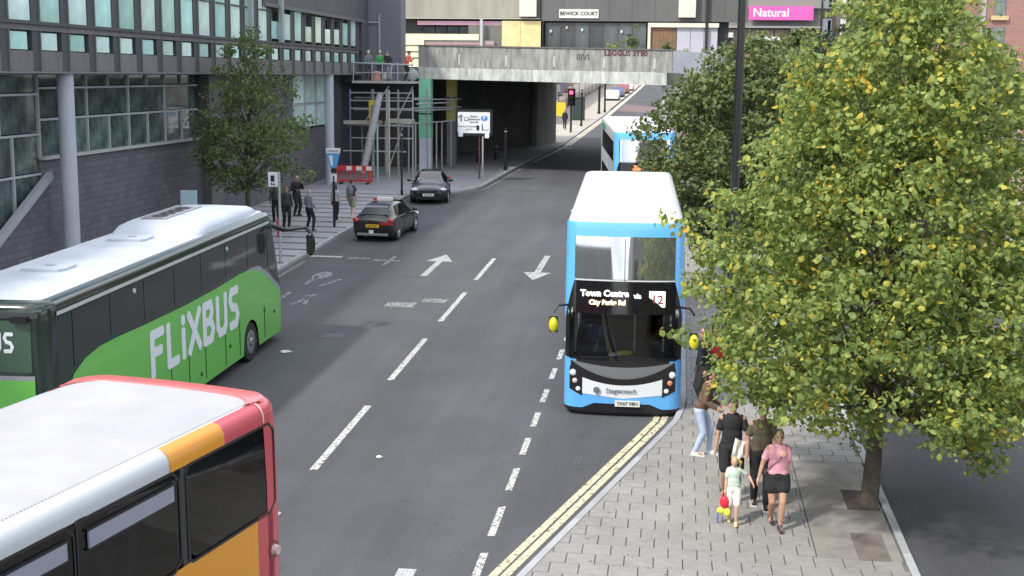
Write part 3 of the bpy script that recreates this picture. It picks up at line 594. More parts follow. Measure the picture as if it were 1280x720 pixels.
for ix in range(6):
    for iz in range(4):
        x, z = 12.0 + ix * 1.45 + (ix // 2) * .9, 12.1 + iz * 2.15
        q = MB(); q.box(-.42, .32, -.06, .05, -.55, .75); f = q.build('window', WF, hb, (x, 112, z)); q = MB(); q.box(.02, .26, -.08, -.055, -.45, .65); q.build('pane', DKGLASS, f)
q = MB(); q.box(10.9, 11.25, 111, 111.3, 8, 26); q.build('downpipe', STEEL, hb)

# red brick building right
bb = thing('brick_building', 'red brick building with yellow stone sills at the right edge', 'building')
RB = brickmat('red_brick', (0.33, 0.15, 0.12), (0.27, 0.12, 0.10), (0.30, 0.24, 0.21), .225, .075, .01, 'XZ', .25)
GB = brickmat('pink_brick', (0.42, 0.27, 0.24), (0.33, 0.20, 0.18), (0.42, 0.36, 0.33), .45, .22, .02, 'XZ', .3)
YB = 70.0
q = MB(); q.box(15.35, 40, YB, YB + 14, 7.9, 24); q.build('upper_wall', RB, bb)
q = MB(); q.box(15.3, 40, YB - .06, YB + 14, 1.5, 7.9); q.build('lower_wall', GB, bb)
q = MB(); q.box(15.2, 15.36, YB - .08, YB + .3, 1.5, 24); q.build('corner_strip', mat('corner_grey', (.35, .33, .31), .8), bb)
YS = mat('yellow_stone', (0.50, 0.40, 0.20), .8, nscale=3, nam=.15)
for ix in range(4):
    for iz, z in enumerate((2.9, 9.35, 11.25, 13.2)):
        x = 15.75 + ix * 1.9
        if iz == 0: continue
        q = MB(); q.box(-.12, .72, -.16, .05, -.22, 0); q.build('sill', YS, bb, (x, YB, z))
        q = MB(); q.box(0, .6, -.03, .03, 0, 1.35); w_ = q.build('window', mat('sash_grey', (.14, .15, .15), .5), bb, (x, YB, z))
        for a, b in ((.06, .64), (.7, 1.28)): q = MB(); q.box(.06, .54, -.045, -.028, a, b); q.build('pane', PANE, w_)

# ------------------------------------------------------------ the street beyond the underpass
random.seed(11)
sh = thing('shop_row', 'distant row of sunlit shopfronts beyond the underpass', 'building')
y = 122.0; pal = [(.45, .36, .15), (.5, .5, .5), (.16, .18, .3), (.35, .18, .17), (.5, .46, .4), (.2, .3, .3), (.5, .5, .55), (.28, .18, .16)]
i = 0
while y < 300:
    w = random.choice((7, 9, 11)); g = gz(y)
    q = MB(); q.box(-24, -13.1, y, y + w, g - 1, g + 4.4); q.build('wall', mat('shop_wall%d' % (i % 3), [(.42, .36, .30), (.28, .2, .17), (.5, .48, .44)][i % 3], .85, nscale=1, nam=.1), sh)
    q = MB(); q.box(-13.12, -12.85, y + .1, y + w - .1, g + 2.7, g + 3.5); q.build('fascia', mat('fascia%d' % (i % 8), pal[i % 8], .5), sh)
    q = MB(); q.box(-13.1, -13.0, y + .4, y + w - .4, g + .5, g + 2.65); q.build('shop_window', DKGLASS, sh)
    y += w; i += 1
er = thing('far_building', 'pale building closing the street far beyond the underpass', 'building')
for i in range(9):
    q = MB(); q.box(-60 + i * 14, -46.2 + i * 14, 340, 360, 6, 28 + (i * 7) % 9); q.build('wall', mat('far_wall%d' % (i % 3), [(.32, .28, .25), (.42, .4, .37), (.25, .18, .15)][i % 3], .9, nscale=.3, nam=.2), er)
    for j in range(5):
        for k in range(5):
            q = MB(); q.box(0, 1.3, -.1, .1, 0, 1.9); w_ = piece('farwin', 'window', lambda q: q.box(0, 1.3, -.1, .1, 0, 1.9), DKGLASS, er, (-59 + i * 14 + j * 2.6, 340, 11 + k * 3.4))
# right hand frontage past the overbridge
rf = thing('street_frontage', 'brown brick frontage far beyond the bridge on the right of the road', 'building')
q = MB(); q.box(6, 30, 128, 300, 0, 20); q.build('wall', mat('shop_wall1', (.28, .2, .17), .85), rf)
for k in range(12): piece('rfwin', 'window', lambda q: q.box(-.06, .1, 0, 1.6, 0, 2.2), DKGLASS, rf, (6, 132 + k * 7, 8.5))
YP = mat('yellow_hoarding', (.62, .48, .04), .5); 
yh = thing('hoarding', 'bright yellow hoarding panel against the sunlit footway beyond the underpass', 'hoarding', (-11.5, 123, gz(123)))
q = MB(); q.box(-1.1, .9, 0, .1, .9, 2.2); q.build('panel', YP, yh); q = MB(); q.box(-1.0, -.9, .1, .2, 0, 2.2); q.build('post', BLACK, yh); q = MB(); q.box(.7, .8, .1, .2, 0, 2.2); q.build('post', BLACK, yh)
def simple_post(x, y, h, r_, label, m_=BLACK):
    t = thing('street_post', label, 'post', (x, y, gz(y) + .1)); q = MB(); q.tube([(0, 0, 0), (0, 0, .25), (0, 0, .26), (0, 0, h - .05), (0, 0, h)], [r_ * 1.4, r_ * 1.4, r_, r_, r_ * .5], 10); q.build('post', m_, t, None, True)
    q = MB(); q.tube([(0, 0, h - .25), (0, 0, h - .18)], r_ * 1.15, 10); q.build('band', STEEL, t); return t
simple_post(-8.95, 121, 3.4, .09, 'thin black post just right of the red traffic light'); simple_post(-8.6, 142, 3.3, .12, 'black post furthest up the sunlit kerb, left of the pair')
simple_post(-8.15, 145, 3.6, .10, 'black post furthest up the sunlit kerb, right of the pair')
cb = thing('street_cabinet', 'dark green utility cabinet on the sunlit footway past the red light', 'cabinet', (-9.9, 130, gz(130) + .1))
q = MB(); q.box(-.6, .6, -.3, .3, 0, 2.2); q.build('body', mat('cabinet_green', (.03, .05, .045), .5), cb); q = MB(); q.box(-.65, .65, -.35, .35, 2.2, 2.28); q.build('lid', BLACK, cb); q = MB(); q.box(-.5, -.02, -.32, -.3, .2, 2.1); q.box(.02, .5, -.32, -.3, .2, 2.1); q.build('door', mat('cabinet_green2', (.04, .06, .055), .5), cb)
# traffic signal
ts = thing('traffic_light', 'traffic light showing red on the far kerb beyond the underpass', 'traffic light', (-9.25, 112.9, gz(112.9) + .1))
q = MB(); q.tube([(0, 0, 0), (0, 0, 3.6)], .09, 12); q.build('pole', BLACK, ts)
q = MB(); q.box(-.34, .34, .02, .06, 2.3, 3.75); q.build('backing_board', BLACK, ts)
q = MB(); q.box(-.19, .19, -.22, .02, 2.4, 3.65); q.build('housing', BLACK, ts)
for z, c, e in ((3.42, (.9, .01, .03), 9.0), (3.03, (.12, .06, .01), 0), (2.64, (.01, .07, .03), 0)):
    q = MB(); q.tube([(0, -.225, z), (0, -.26, z)], .17 if e else .11, 16); q.build('lens', mat('lens%.2f' % z, c, .3, emit=(1, .02, .06) if e else None, es=e), ts)
    q = MB(); q.tube([(0, -.23, z + .0), (0, -.36, z + .02)], .19 if e else .13, 16, cap=False); q.build('hood', BLACK, ts)

# ------------------------------------------------------------ furniture on the left
def sign_plate(name, mats, parent, w, h, r_=.04, t=.03, loc=(0, 0, 0)):
    pts = []
    for cx, cy, a0 in ((w / 2 - r_, h / 2 - r_, 0), (-w / 2 + r_, h / 2 - r_, 90), (-w / 2 + r_, -h / 2 + r_, 180), (w / 2 - r_, -h / 2 + r_, 270)):
        for k in range(4): a = R(a0 + k * 30); pts.append((cx + r_ * math.cos(a), cy + r_ * math.sin(a)))
    q = MB(); q.prism(pts, lambda u, v, w_: (u, w_, v), 0, t); return fixn(q.build(name, mats, parent, loc))
SW = mat('sign_face_white', (.72, .74, .76), .5); SK = mat('sign_ink', (.015, .015, .02), .5); SBL = mat('sign_blue', (.03, .25, .55), .5)
t = thing('road_sign', 'large white and black framed road direction sign on a thin post before the underpass', 'sign', (-11.15, 73, gz(73) + .1), 0.05)
q = MB(); q.tube([(.18, .06, 0), (.18, .06, 3.9)], .05, 10); q.build('pole', mat('sign_pole_grey', (.36, .36, .36), .6), t)
q = MB(); q.tube([(-.02, .1, 0.1), (-.02, .1, 2.9)], .04, 8); q.build('pole', mat('sign_pole_red', (.12, .03, .03), .6), t)
sign_plate('backing', BLACK, t, 2.1, 1.5, .12, .05, (-.33, .0, 3.27)); sign_plate('face', SW, t, 1.82, 1.18, .06, .04, (-.33, -.03, 3.27))
sign_plate('patch', SW, t, .26, .2, .04, .04, (-1.08, -.03, 2.58)); sign_plate('patch', SW, t, .24, .28, .04, .04, (.42, -.03, 2.55))
text('\u2191', .5, SK, 'symbol', t, frame((-1.05, -.035, 3.5), (1, 0, 0), (0, 0, 1)), bold=.01)
sign_plate('symbol', mat('sign_grey', (.25, .33, .38), .5), t, .26, .24, .03, .01, (-.76, -.042, 3.48)); sign_plate('symbol', SW, t, .14, .12, .02, .01, (-.76, -.054, 3.48))
for k, s_ in enumerate(('Station', 'Gateshead', 'Tyne Br')): text(s_, .16, SK, 'lettering', t, frame((-.33, -.035, 3.62 - k * .16), (1, 0, 0), (0, 0, 1)), bold=.002)
sign_plate('symbol', SBL, t, .38, .26, .10, .01, (.26, -.042, 3.52)); text('P', .24, SW, 'symbol', t, frame((.26, -.055, 3.52), (1, 0, 0), (0, 0, 1)), bold=.01)
text('Centre & Quayside', .14, SK, 'lettering', t, frame((-.72, -.035, 3.06), (1, 0, 0), (0, 0, 1))); text('(A167)', .14, SK, 'lettering', t, frame((-.6, -.035, 2.88), (1, 0, 0), (0, 0, 1)))
sign_plate('symbol', SK, t, .16, .28, .02, .01, (-.1, -.042, 2.98)); sign_plate('symbol', SK, t, .05, .36, .02, .01, (.15, -.042, 3.02)); text('250 yds', .12, SK, 'lettering', t, frame((.33, -.035, 2.87), (1, 0, 0), (0, 0, 1)))
simple_post(-10.45, 79, 2.6, .09, 'short dark post standing in the shade behind the big white road sign')
simple_post(-14.0, 65.3, 3.3, .05, 'thin black parking sign pole between the two dark cars')
simple_post(-12.9, 84, 1.1, .09, 'low dark bollard in the shade right of the mustard column'); simple_post(-12.0, 86, 1.1, .09, 'low dark bollard deepest in the underpass shade')
# bus stop flag
t = thing('bus_stop', 'slim grey bus stop pole with a small white flag by the green coach', 'bus stop', (-14.0, 44.6, gz(44.6) + .1))
q = MB(); q.tube([(0, 0, 0), (0, 0, 3.25)], .045, 10); q.build('pole', STEEL, t)
f = sign_plate('flag', SW, t, .36, .52, .03, .03, (-.22, 0, 2.98)); q = MB(); q.box(-.09, .05, -.012, 0, -.08, .14); q.box(-.06, .03, -.02, -.01, -.02, .1); q.build('bus_symbol', SK, f)
text('Bus', .12, SK, 'lettering', f, frame((-.01, -.005, -.17), (1, 0, 0), (0, 0, 1)), bold=.003)
q = MB(); q.box(-.1, -.04, -.05, .02, .9, 1.6); q.build('timetable_case', mat('red_case', (.4, .04, .05), .5), t)
# parking totem
t = thing('parking_sign', 'slim pay and display post with blue and white tapering head on the left footway', 'sign', (-14.4, 53.5, gz(53.5) + .1))
q = MB(); q.tube([(0, 0, 0), (0, 0, 2.2)], .055, 10); q.build('pole', BLACK, t); q = MB(); q.tube([(-.1, .04, 1.3), (-.1, .04, 3.0)], .03, 8); q.build('stay', STEEL, t)
q = MB(); q.prism([(-.33, 3.35), (.3, 3.35), (.12, 2.55), (-.14, 2.55)], lambda u, v, w: (u, w, v), -.05, .05); fixn(q.build('head', mat('head_blue', (.08, .32, .62), .4), t))
q = MB(); q.prism([(-.33, 3.36), (.3, 3.36), (.26, 3.14), (-.29, 3.14)], lambda u, v, w: (u, w, v), -.06, .055); fixn(q.build('head_band', SW, t)); q = MB(); q.prism([(-.2, 3.05), (-.02, 3.05), (-.02, 2.62), (-.1, 2.62)], lambda u, v, w: (u, w, v), -.058, .05); fixn(q.build('chevron', SW, t))
text('PARKING', .11, SK, 'lettering', t, frame((-.01, -.065, 3.24), (1, 0, 0), (0, 0, 1)))
q = MB(); q.tube([(0, -.04, 2.42), (0, .03, 2.42)], .12, 14); q.build('dial', SK, t); q = MB(); q.box(-.12, .12, -.04, .04, 1.95, 2.28); q.build('tariff_plate', SW, t)
# red plastic barrier
RED = mat('barrier_red', (.55, .05, .05), .45)
t = thing('plastic_barrier', 'red plastic works barrier with white reflective squares by the grey wall', 'barrier', (-17.65, 69.9, gz(69.9) + .1))
q = MB(); q.box(-1.0, 1.0, -.03, .03, .72, 1.02); q.box(-1.0, 1.0, -.03, .03, .12, .24); q.box(-1.02, -.92, -.035, .035, .1, 1.02); q.box(.92, 1.02, -.035, .035, .1, 1.02); q.build('frame', RED, t)
for k in range(9): q = MB(); q.box(-.8 + k * .2 - .025, -.8 + k * .2 + .025, -.025, .025, .24, .72); q.build('slat', RED, t)
for x in (-.45, .12, .68): q = MB(); q.box(x, x + .3, -.04, -.028, .76, .98); q.build('reflector', mat('reflector_white', (.8, .75, .75), .4), t)
for x in (-.75, .75): q = MB(); q.box(x - .06, x + .06, -.25, .25, 0, .1); q.build('foot', BLACK, t)
# scaffold
t = thing('scaffold', 'tube scaffold with two boarded lifts and colour wrapped poles left of the green column', 'scaffolding')
def pole(x, y, z1, c, z0=None):
    q = MB(); q.tube([(0, 0, 0), (0, 0, z1 - gz(y))], .05, 8); q.build('pole', c, t, (x, y, gz(y) + .1))
PUR = mat('wrap_purple', (.18, .17, .33), .6); CRM = mat('wrap_cream', (.46, .42, .31), .6); MNT = mat('wrap_mint', (.3, .5, .42), .6); OLV = mat('wrap_olive', (.25, .26, .16), .6)
for x, y, z, c in ((-18.9, 74, 7.0, PUR), (-18.45, 75, 5.1, OLV), (-17.4, 76.5, 5.1, CRM), (-16.55, 70.8, 5.1, MNT), (-16.2, 72.2, 7.0, CRM), (-15.75, 72.6, 7.0, OLV), (-16.0, 76.6, 5.1, STEEL), (-15.5, 76.2, 5.1, CRM), (-16.75, 74, 7.0, STEEL), (-14.75, 79, 5.0, CRM), (-14.6, 80, 5.0, STEEL), (-17.6, 74.3, 7.0, STEEL), (-18.0, 75.6, 7.0, STEEL), (-16.4, 75.4, 7.0, STEEL), (-15.25, 74.2, 7.0, STEEL), (-17.1, 75.8, 7.0, STEEL), (-15.0, 77.5, 7.0, STEEL), (-14.2, 81, 7.0, STEEL)): pole(x, y, z, c)
for a, b in (((-19.1, 74, 5.05), (-15, 73, 5.05)), ((-19.1, 73, 3.6), (-15.4, 73, 3.6)), ((-18.9, 74, 6.9), (-15.2, 74, 6.9)), ((-18.9, 74, 6.45), (-15.2, 74, 6.45)), ((-18.9, 74, 6.0), (-15.2, 74, 6.0)), ((-17.2, 74, 5.0), (-13.6, 79, 5.2)), ((-15, 74, 6.3), (-13.7, 79, 6.3)), ((-15, 74, 5.9), (-13.7, 79, 5.9)), ((-18.6, 73.6, 8.6), (-15.1, 73.6, 8.5)), ((-18.9, 74.9, 5.9), (-15.0, 74.9, 5.9)), ((-18.9, 74.9, 6.6), (-15.0, 74.9, 6.6)), ((-18.0, 74, 5.3), (-16.6, 74, 7.3)), ((-16.2, 74, 5.3), (-15.2, 74, 7.3)), ((-16.75, 74, 2.2), (-15.8, 74, 5.0)), ((-18.4, 74.5, 2.2), (-17.5, 74.5, 5.0)), ((-18.9, 74, 4.3), (-15.2, 74, 4.3)), ((-15.6, 76, 6.0), (-13.4, 80, 6.0)), ((-15.6, 76, 6.5), (-13.4, 80, 6.5))):
    q = MB(); q.tube([a, b], .04, 8); q.build('ledger', STEEL, t)
BRD = mat('scaffold_board', (.40, .38, .32), .8, nscale=3, nam=.2)
for k in range(4): q = MB(); q.box(-19.2, -17.1, 73.6 + k * .24, 73.82 + k * .24, 5.1, 5.3); q.box(-16.7, -15.2, 73.6 + k * .24, 73.82 + k * .24, 5.2, 5.42); q.build('board', BRD, t)
for k in range(8): q = MB(); q.box(-18.65, -15.05, 73.5 + k * .28, 73.76 + k * .28, 7.45, 7.58); q.build('board', mat('top_board', (.38, .38, .35), .8, nscale=3, nam=.15), t)
for x in (-18.6, -17.5, -16.9, -16.0, -15.15): q = MB(); q.tube([(x, 73.6, 7.5), (x, 73.6, 8.65)], .03, 6); q.build('guard_post', STEEL, t)
q = MB(); q.tube([(-18.6, 73.6, 8.05), (-15.1, 73.6, 8.05)], .025, 6); q.build('guard_rail', STEEL, t)
t2 = thing('rubble_chute', 'pale sloping rubbish chute leaning on the scaffold', 'chute')
q = MB(); q.tube([(-16.85, 72.9, 6.9), (-17.0, 72.8, 6.3), (-17.35, 72.5, 4.4), (-17.75, 72.2, 2.4)], [.16, .2, .22, .2], 12); q.build('tube', mat('chute_grey', (.38, .38, .38), .7, nscale=4, nam=.15), t2, None, True)
for z, x, y in ((5.5, -17.14, 72.66), (4.4, -17.35, 72.5), (3.3, -17.57, 72.34)): q = MB(); q.tube([(x, y, z), (x - .03, y - .02, z - .12)], .245, 12); q.build('collar', STEEL, t2)
t3 = thing('hoist_frame', 'small yellow square frame hanging beside the chute', 'hoist')
YL = mat('hoist_yellow', (.58, .5, .05), .5); q = MB(); q.box(-17.6, -17.2, 73.2, 73.3, 6.2, 6.5); q.box(-17.6, -17.5, 73.2, 73.3, 5.4, 6.2); q.box(-17.3, -17.2, 73.2, 73.3, 5.6, 6.2); q.box(-17.6, -17.2, 73.2, 73.3, 5.25, 5.42); q.build('frame', YL, t3)
for n_, lb, x, y, z, c, s_ in (('rubble_sack', 'white builder sack on the top scaffold lift near the green bib', -17.1, 75.2, 7.58, (.55, .55, .52), .24), ('rubble_sack', 'grey builder sack at the right end of the top scaffold lift', -15.6, 75.3, 7.58, (.3, .33, .33), .36)):
    q = MB(); q.ell((0, 0, s_), (s_ * 1.2, s_, s_ * 1.1), 10, 7); 
    for i, v in enumerate(q.v): q.v[i] = (v[0] * (1 + .12 * math.sin(i * 1.3)), v[1], max(0, v[2]))
    tag(q.build(n_, mat(n_ + str(s_), c, .8), None, (x, y, z), True), lb, 'sack')
q = MB(); q.tube([(0, 0, 0), (0, 0, .5), (0, 0, .5)], [.24, .28, .2], 14); q.tube([(0, 0, .5), (0, 0, .56)], [.2, .1], 14); tag(q.build('bucket', mat('pink_bucket', (.48, .25, .2), .6), None, (-17.35, 74.0, 7.58)), 'dull pink tub standing on the top scaffold lift', 'tub')
# lamp post in the right footway
t = thing('lamp_post', 'tall black lamp post rising out of the frame between the two right hand trees', 'lamp post', (1.37, 31.0, gz(31) + .11))
q = MB(); q.tube([(0, 0, 0), (0, 0, 1.3), (0, 0, 1.36), (0, 0, 5.0), (0, 0, 10.6)], [.13, .13, .105, .10, .085], 16); q.build('pole', mat('lamp_black', (.012, .013, .014), .35), t, None, True)
q = MB(); q.tube([(0, 0, 10.4), (-.5, 0, 10.9), (-1.3, 0, 11.0)], .045, 8); q.build('arm', BLACK, t); q = MB(); q.cbox((-1.6, 0, 10.98), (.7, .26, .12)); q.build('lamp_head', STEEL, t)
q = MB(); q.box(-.07, .07, -.14, -.1, .5, 1.1); q.build('access_door', BLACK, t)
# advertising boards behind the coach
t = thing('a_board', 'small white pavement board leaning behind the roof of the green coach', 'sign', (-16.9, 44.5, gz(44.5) + .1), R(25))
for sgn in (-1, 1): q = MB(); q.cbox((0, sgn * .22, .62), (.6, .04, 1.25), Matrix.Rotation(sgn * R(17), 3, 'X')); q.build('board', SW if sgn < 0 else BLACK, t)
text('a', .55, mat('mauve_ink', (.35, .25, .45), .6), 'lettering', t, frame((0, -.3, .7), (1, 0, 0), (0, .28, 1)), bold=.02)
t = thing('totem_sign', 'pale blue upright panel behind the coach under the street tree', 'sign', (-17.9, 46.0, gz(46) + .1)); q = MB(); q.box(-.3, .3, -.05, .05, .05, 2.35); q.build('panel', mat('pale_blue_panel', (.42, .55, .62), .5), t); q = MB(); q.box(-.35, .35, -.1, .1, 0, .08); q.build('base', STEEL, t)

# ------------------------------------------------------------ trees
BARK = mat('bark', (.085, .07, .055), .95, nscale=9, nam=.4, bump=.8, bscale=30)
def crown_mesh(name, tips, rad, nleaf, size, M, parent, seed, up=.5, asp=.8):
    rg = np.random.default_rng(seed); T = np.array(tips); n = len(T) * nleaf
    c = np.repeat(T, nleaf, 0); off = rg.normal(size=(n, 3)); off /= np.linalg.norm(off, axis=1)[:, None] + 1e-9
    off *= (rad * rg.random(n) ** .55)[:, None]; off[:, 2] *= .6
    pos = c + off
    nrm = off / rad + rg.normal(size=(n, 3)) * .55; nrm[:, 2] += up; nrm /= np.linalg.norm(nrm, axis=1)[:, None]
    a = np.cross(nrm, rg.normal(size=(n, 3))); a /= np.linalg.norm(a, axis=1)[:, None] + 1e-9; b = np.cross(nrm, a)
    s = size * (.5 + 1.0 * rg.random(n) ** 1.3)[:, None]
    a = a * s; b = b * s * asp; h = nrm * s * .22
    V = np.stack([pos - a * .5, pos - a * .12 - b * .5 - h, pos + a * .28 - b * .36 - h, pos + a * .58 - h * .6, pos + a * .28 + b * .36 - h, pos - a * .12 + b * .5 - h, pos + a * .05], 1).reshape(-1, 3)
    base = (np.arange(n) * 7)[:, None]
    F = np.concatenate([base + np.array([[0, 1, 6]]), base + np.array([[1, 2, 6]]), base + np.array([[2, 3, 6]]), base + np.array([[3, 4, 6]]), base + np.array([[4, 5, 6]]), base + np.array([[5, 0, 6]])], 1).reshape(-1, 3) if size > .09 else None
    if F is None:
        V = np.stack([pos - a * .5, pos - b * .45 - h, pos + a * .55 - h * .5, pos + b * .45 - h], 1).reshape(-1, 3); base = (np.arange(n) * 4)[:, None]
        F = np.concatenate([base + np.array([[0, 1, 2]]), base + np.array([[0, 2, 3]])], 1).reshape(-1, 3)
    me = bpy.data.meshes.new(name); me.vertices.add(len(V)); me.vertices.foreach_set('co', V.astype('f').ravel()); me.loops.add(F.size); me.loops.foreach_set('vertex_index', F.astype('i').ravel())
    me.polygons.add(len(F)); me.polygons.foreach_set('loop_start', np.arange(0, F.size, 3, dtype='i')); me.polygons.foreach_set('loop_total', np.full(len(F), 3, 'i')); me.update(calc_edges=True); me.materials.append(M)
    return link(name, me, parent)
def tree(name, label, x, y, prof, R0, ntip, nleaf, size, M, seed, trunk_r=.16, fork=2.0, cx=0, cy=0, clr=.38, group=None, tilt=0.0, sprays=(), shell=.45):
    """prof: list of (height, radius fraction); limbs run from the trunk to every bough, twigs to the leaf clusters"""
    rn = random.Random(seed); g = gz(y)
    t = thing(name, label, 'tree', (x, y, g + .1), 0, group)
    zs = [p[0] for p in prof]; H = zs[-1]
    def rad(z): return float(np.interp(z, zs, [p[1] for p in prof])) * R0
    ph = [rn.uniform(0, 6) for _ in range(4)]
    def lob(th, z): return 1 + .16 * math.sin(2 * th + ph[0] + z * .6) + .10 * math.sin(5 * th + ph[1] - z * 1.3) + .08 * math.sin(9 * th + ph[2] + z * 2)
    tips = []
    while len(tips) < ntip:
        z = rn.uniform(zs[0], H); r_ = rad(z)
        if rn.random() > (r_ / R0) ** 1.3 + .05: continue
        th = rn.uniform(0, 2 * PI); f = (rn.random() ** shell)
        f *= lob(th, z)
        if rn.random() < .12: f *= 1.13
        # open gaps between the boughs
        if math.sin(z * 2.6 + 1.7 * math.sin(th * 2 + ph[3])) > .86 and rn.random() < .75: continue
        tips.append((cx + r_ * f * math.cos(th), cy + r_ * f * math.sin(th), z + rn.uniform(-.15, .15) - .18 * f - tilt * r_ * f * math.cos(th) * max(0, 1 - (z - zs[0]) / 4)))
    for a_, b_ in sprays:
        for k in range(34): v_ = Vector(a_).lerp(Vector(b_), rn.random()); tips.append((v_.x + rn.gauss(0, .16), v_.y + rn.gauss(0, .2), v_.z + rn.gauss(0, .12)))
    q = MB(); top = Vector((cx * .8, cy * .8, H * .86)); tr = [Vector((0, 0, -.15)), Vector((0, 0, .05)), Vector((.04, .02, fork * .5)), Vector((cx * .1, cy * .1, fork)), top * .6 + Vector((.1, -.08, 0)), top]
    q.tube(tr, [trunk_r * 1.5, trunk_r * 1.12, trunk_r * .95, trunk_r * .85, trunk_r * .4, .02], 10)
    sel = rn.sample(tips, min(70, len(tips)))
    for p in sel:
        p = Vector(p); k = max(.0, min(.9, (p.z - fork) / (H - fork) - rn.uniform(.15, .35))); a = tr[3].lerp(top, k)
        mid = a.lerp(p, .5) + Vector((rn.uniform(-.15, .15), rn.uniform(-.15, .15), -.12)); rr_ = trunk_r * (.36 - .26 * k)
        q.tube([a, mid, p], [rr_, rr_ * .55, .008], 5)
    q.build('trunk', BARK, t, None, True)
    crown_mesh('crown', tips, clr, nleaf, size, M, t, seed)
    return t
L1 = leafmat('lime_leaf', [(0.0, (.11, .175, .05)), (.30, (.19, .265, .075)), (.54, (.24, .325, .088)), (.74, (.36, .41, .10)), (.915, (.54, .49, .08)), (1.0, (.64, .45, .06))], .45)
L2 = leafmat('dark_leaf', [(0.0, (.065, .10, .04)), (.4, (.11, .155, .058)), (.75, (.17, .21, .065)), (.95, (.20, .20, .05)), (1.0, (.26, .20, .05))], .38)
L3 = leafmat('mid_green_leaf', [(0.0, (.08, .125, .05)), (.5, (.125, .18, .062)), (.9, (.20, .25, .075)), (1.0, (.25, .25, .09))], .42)  # plain medium green foliage colour
L4 = leafmat('conifer_leaf', [(0.0, (.035, .06, .03)), (.6, (.055, .085, .04)), (1.0, (.08, .11, .05))], .2)
tree('lime_tree', 'large bright green and yellowing tree in front on the right footway', 3.5, 22.3, [(1.72, .5), (2.0, .80), (2.5, 1.0), (3.4, 1.06), (4.5, .98), (5.6, .82), (6.8, .64), (8.0, .46), (9.3, .2)], 3.2, 2050, 28, .098, L1, 5, .15, 1.9, cx=.18, cy=.2, clr=.36, tilt=.06, sprays=(((.8, -.3, 2.3), (1.75, -.55, 1.05)), ((1.6, .2, 2.4), (2.9, .1, 1.5))  ))
tree('street_tree', 'darker green tree behind the lamp post hanging over the bus roofs', 2.2, 42.5, [(1.6, .5), (2.4, .85), (3.6, 1.0), (5.2, .97), (6.6, .74), (7.7, .4), (8.2, .1)], 3.15, 1200, 26, .13, L2, 6, .17, 1.6, cx=.1, clr=.42)
tree('street_tree', 'medium green street tree against the office wall behind the coach', -17.1, 50.2, [(2.0, .3), (2.5, .9), (3.8, 1.0), (5.2, .93), (6.5, .62), (7.6, .36), (8.2, .08)], 2.55, 360, 24, .12, L3, 8, .11, 2.0, cx=.25, clr=.46, shell=.6)
for i, (x, y, h, r_, lb, M) in enumerate(((5.2, 60, 8.6, 3.0, 'green tree right behind the lamp post, below the magenta sign', L2), (8.6, 62, 8.8, 3.4, 'green tree with thin yellowing leaves left of the bright crown top, behind the lime', L2), (12.0, 57, 8.5, 3.4, 'mid green tree behind the bright crown near the brick building', L3),
        (9.6, 84, 9.0, 4.0, 'dark tree below the small white windows of the brown building', L4), (14.2, 88, 12.6, 3.9, 'dark evergreen mass left of the brick building corner', L4), (16.5, 98, 14.5, 4.5, 'dark evergreen just left of the brick building', L4), (2.6, 66, 7.2, 2.6, 'small green tree in front of the ramp parapet', L3))):
    tree('background_tree', lb, x, y, [(1.2, .5), (h * .3, .9), (h * .5, 1), (h * .75, .75), (h * .93, .35), (h, .08)], r_, 420, 22, .22, M, 20 + i, .16, 1.6, clr=.55, group='trees behind on the right')
# planting on the bridge
def shrub(x, y, z, w, h, lb, M, seed):
    rn = random.Random(seed); t = thing('potted_shrub', lb, 'shrub', (x, y, z))
    tips = [(rn.gauss(0, .33) * w, rn.gauss(0, .2) * .5, abs(rn.gauss(.45, .28)) * h) for _ in range(40)]
    q = MB(); q.box(-w * .6, w * .6, -.25, .25, -.1, .12); q.build('planter', mat('planter', (.2, .19, .17), .9), t); crown_mesh('foliage', tips, .28, 16, .12, M, t, seed)
    q = MB()
    for p in tips[:10]: q.tube([(p[0] * .3, 0, .1), p], .012, 5)
    q.build('stem', BARK, t)
shrub(-4.2, 86, 9.0, 1.1, .95, 'low spreading shrub on the bridge below the small wall lamps', L1, 41); shrub(-3.2, 88, 9.1, .75, 2.0, 'taller pale shrub on the bridge before the dark glass', L2, 42)
shrub(-.9, 88, 9.0, .6, 1.15, 'small pointed shrub in front of the brown boarding', L2, 43); shrub(.2, 88, 9.0, .7, .75, 'low shrub in front of the lilac panels', L1, 44)

# the buildings behind the camera (seen only mirrored in the bus screens)
for lb, x0, x1, y0, y1, h in (('tall pale concrete building behind the viewpoint on the right', 3, 30, -40, -14, 12), ('lower brick building behind the viewpoint on the left', -40, -6, -46, -26, 11)):
    t = thing('rear_building', lb, 'building'); q = MB(); q.box(x0, x1, y0, y1, -3, h); q.build('wall', mat('rear_wall%d' % h, (.22, .21, .20), .8, nscale=.4, nam=.2), t)
    for i in range(int((x1 - x0) / 2.6)):
        for k in range(3): piece('rearwin', 'window', lambda q: q.box(0, 1.5, -.05, .08, 0, 1.7), DKGLASS, t, (x0 + .6 + i * 2.6, y1, 1.0 + k * 3.1))

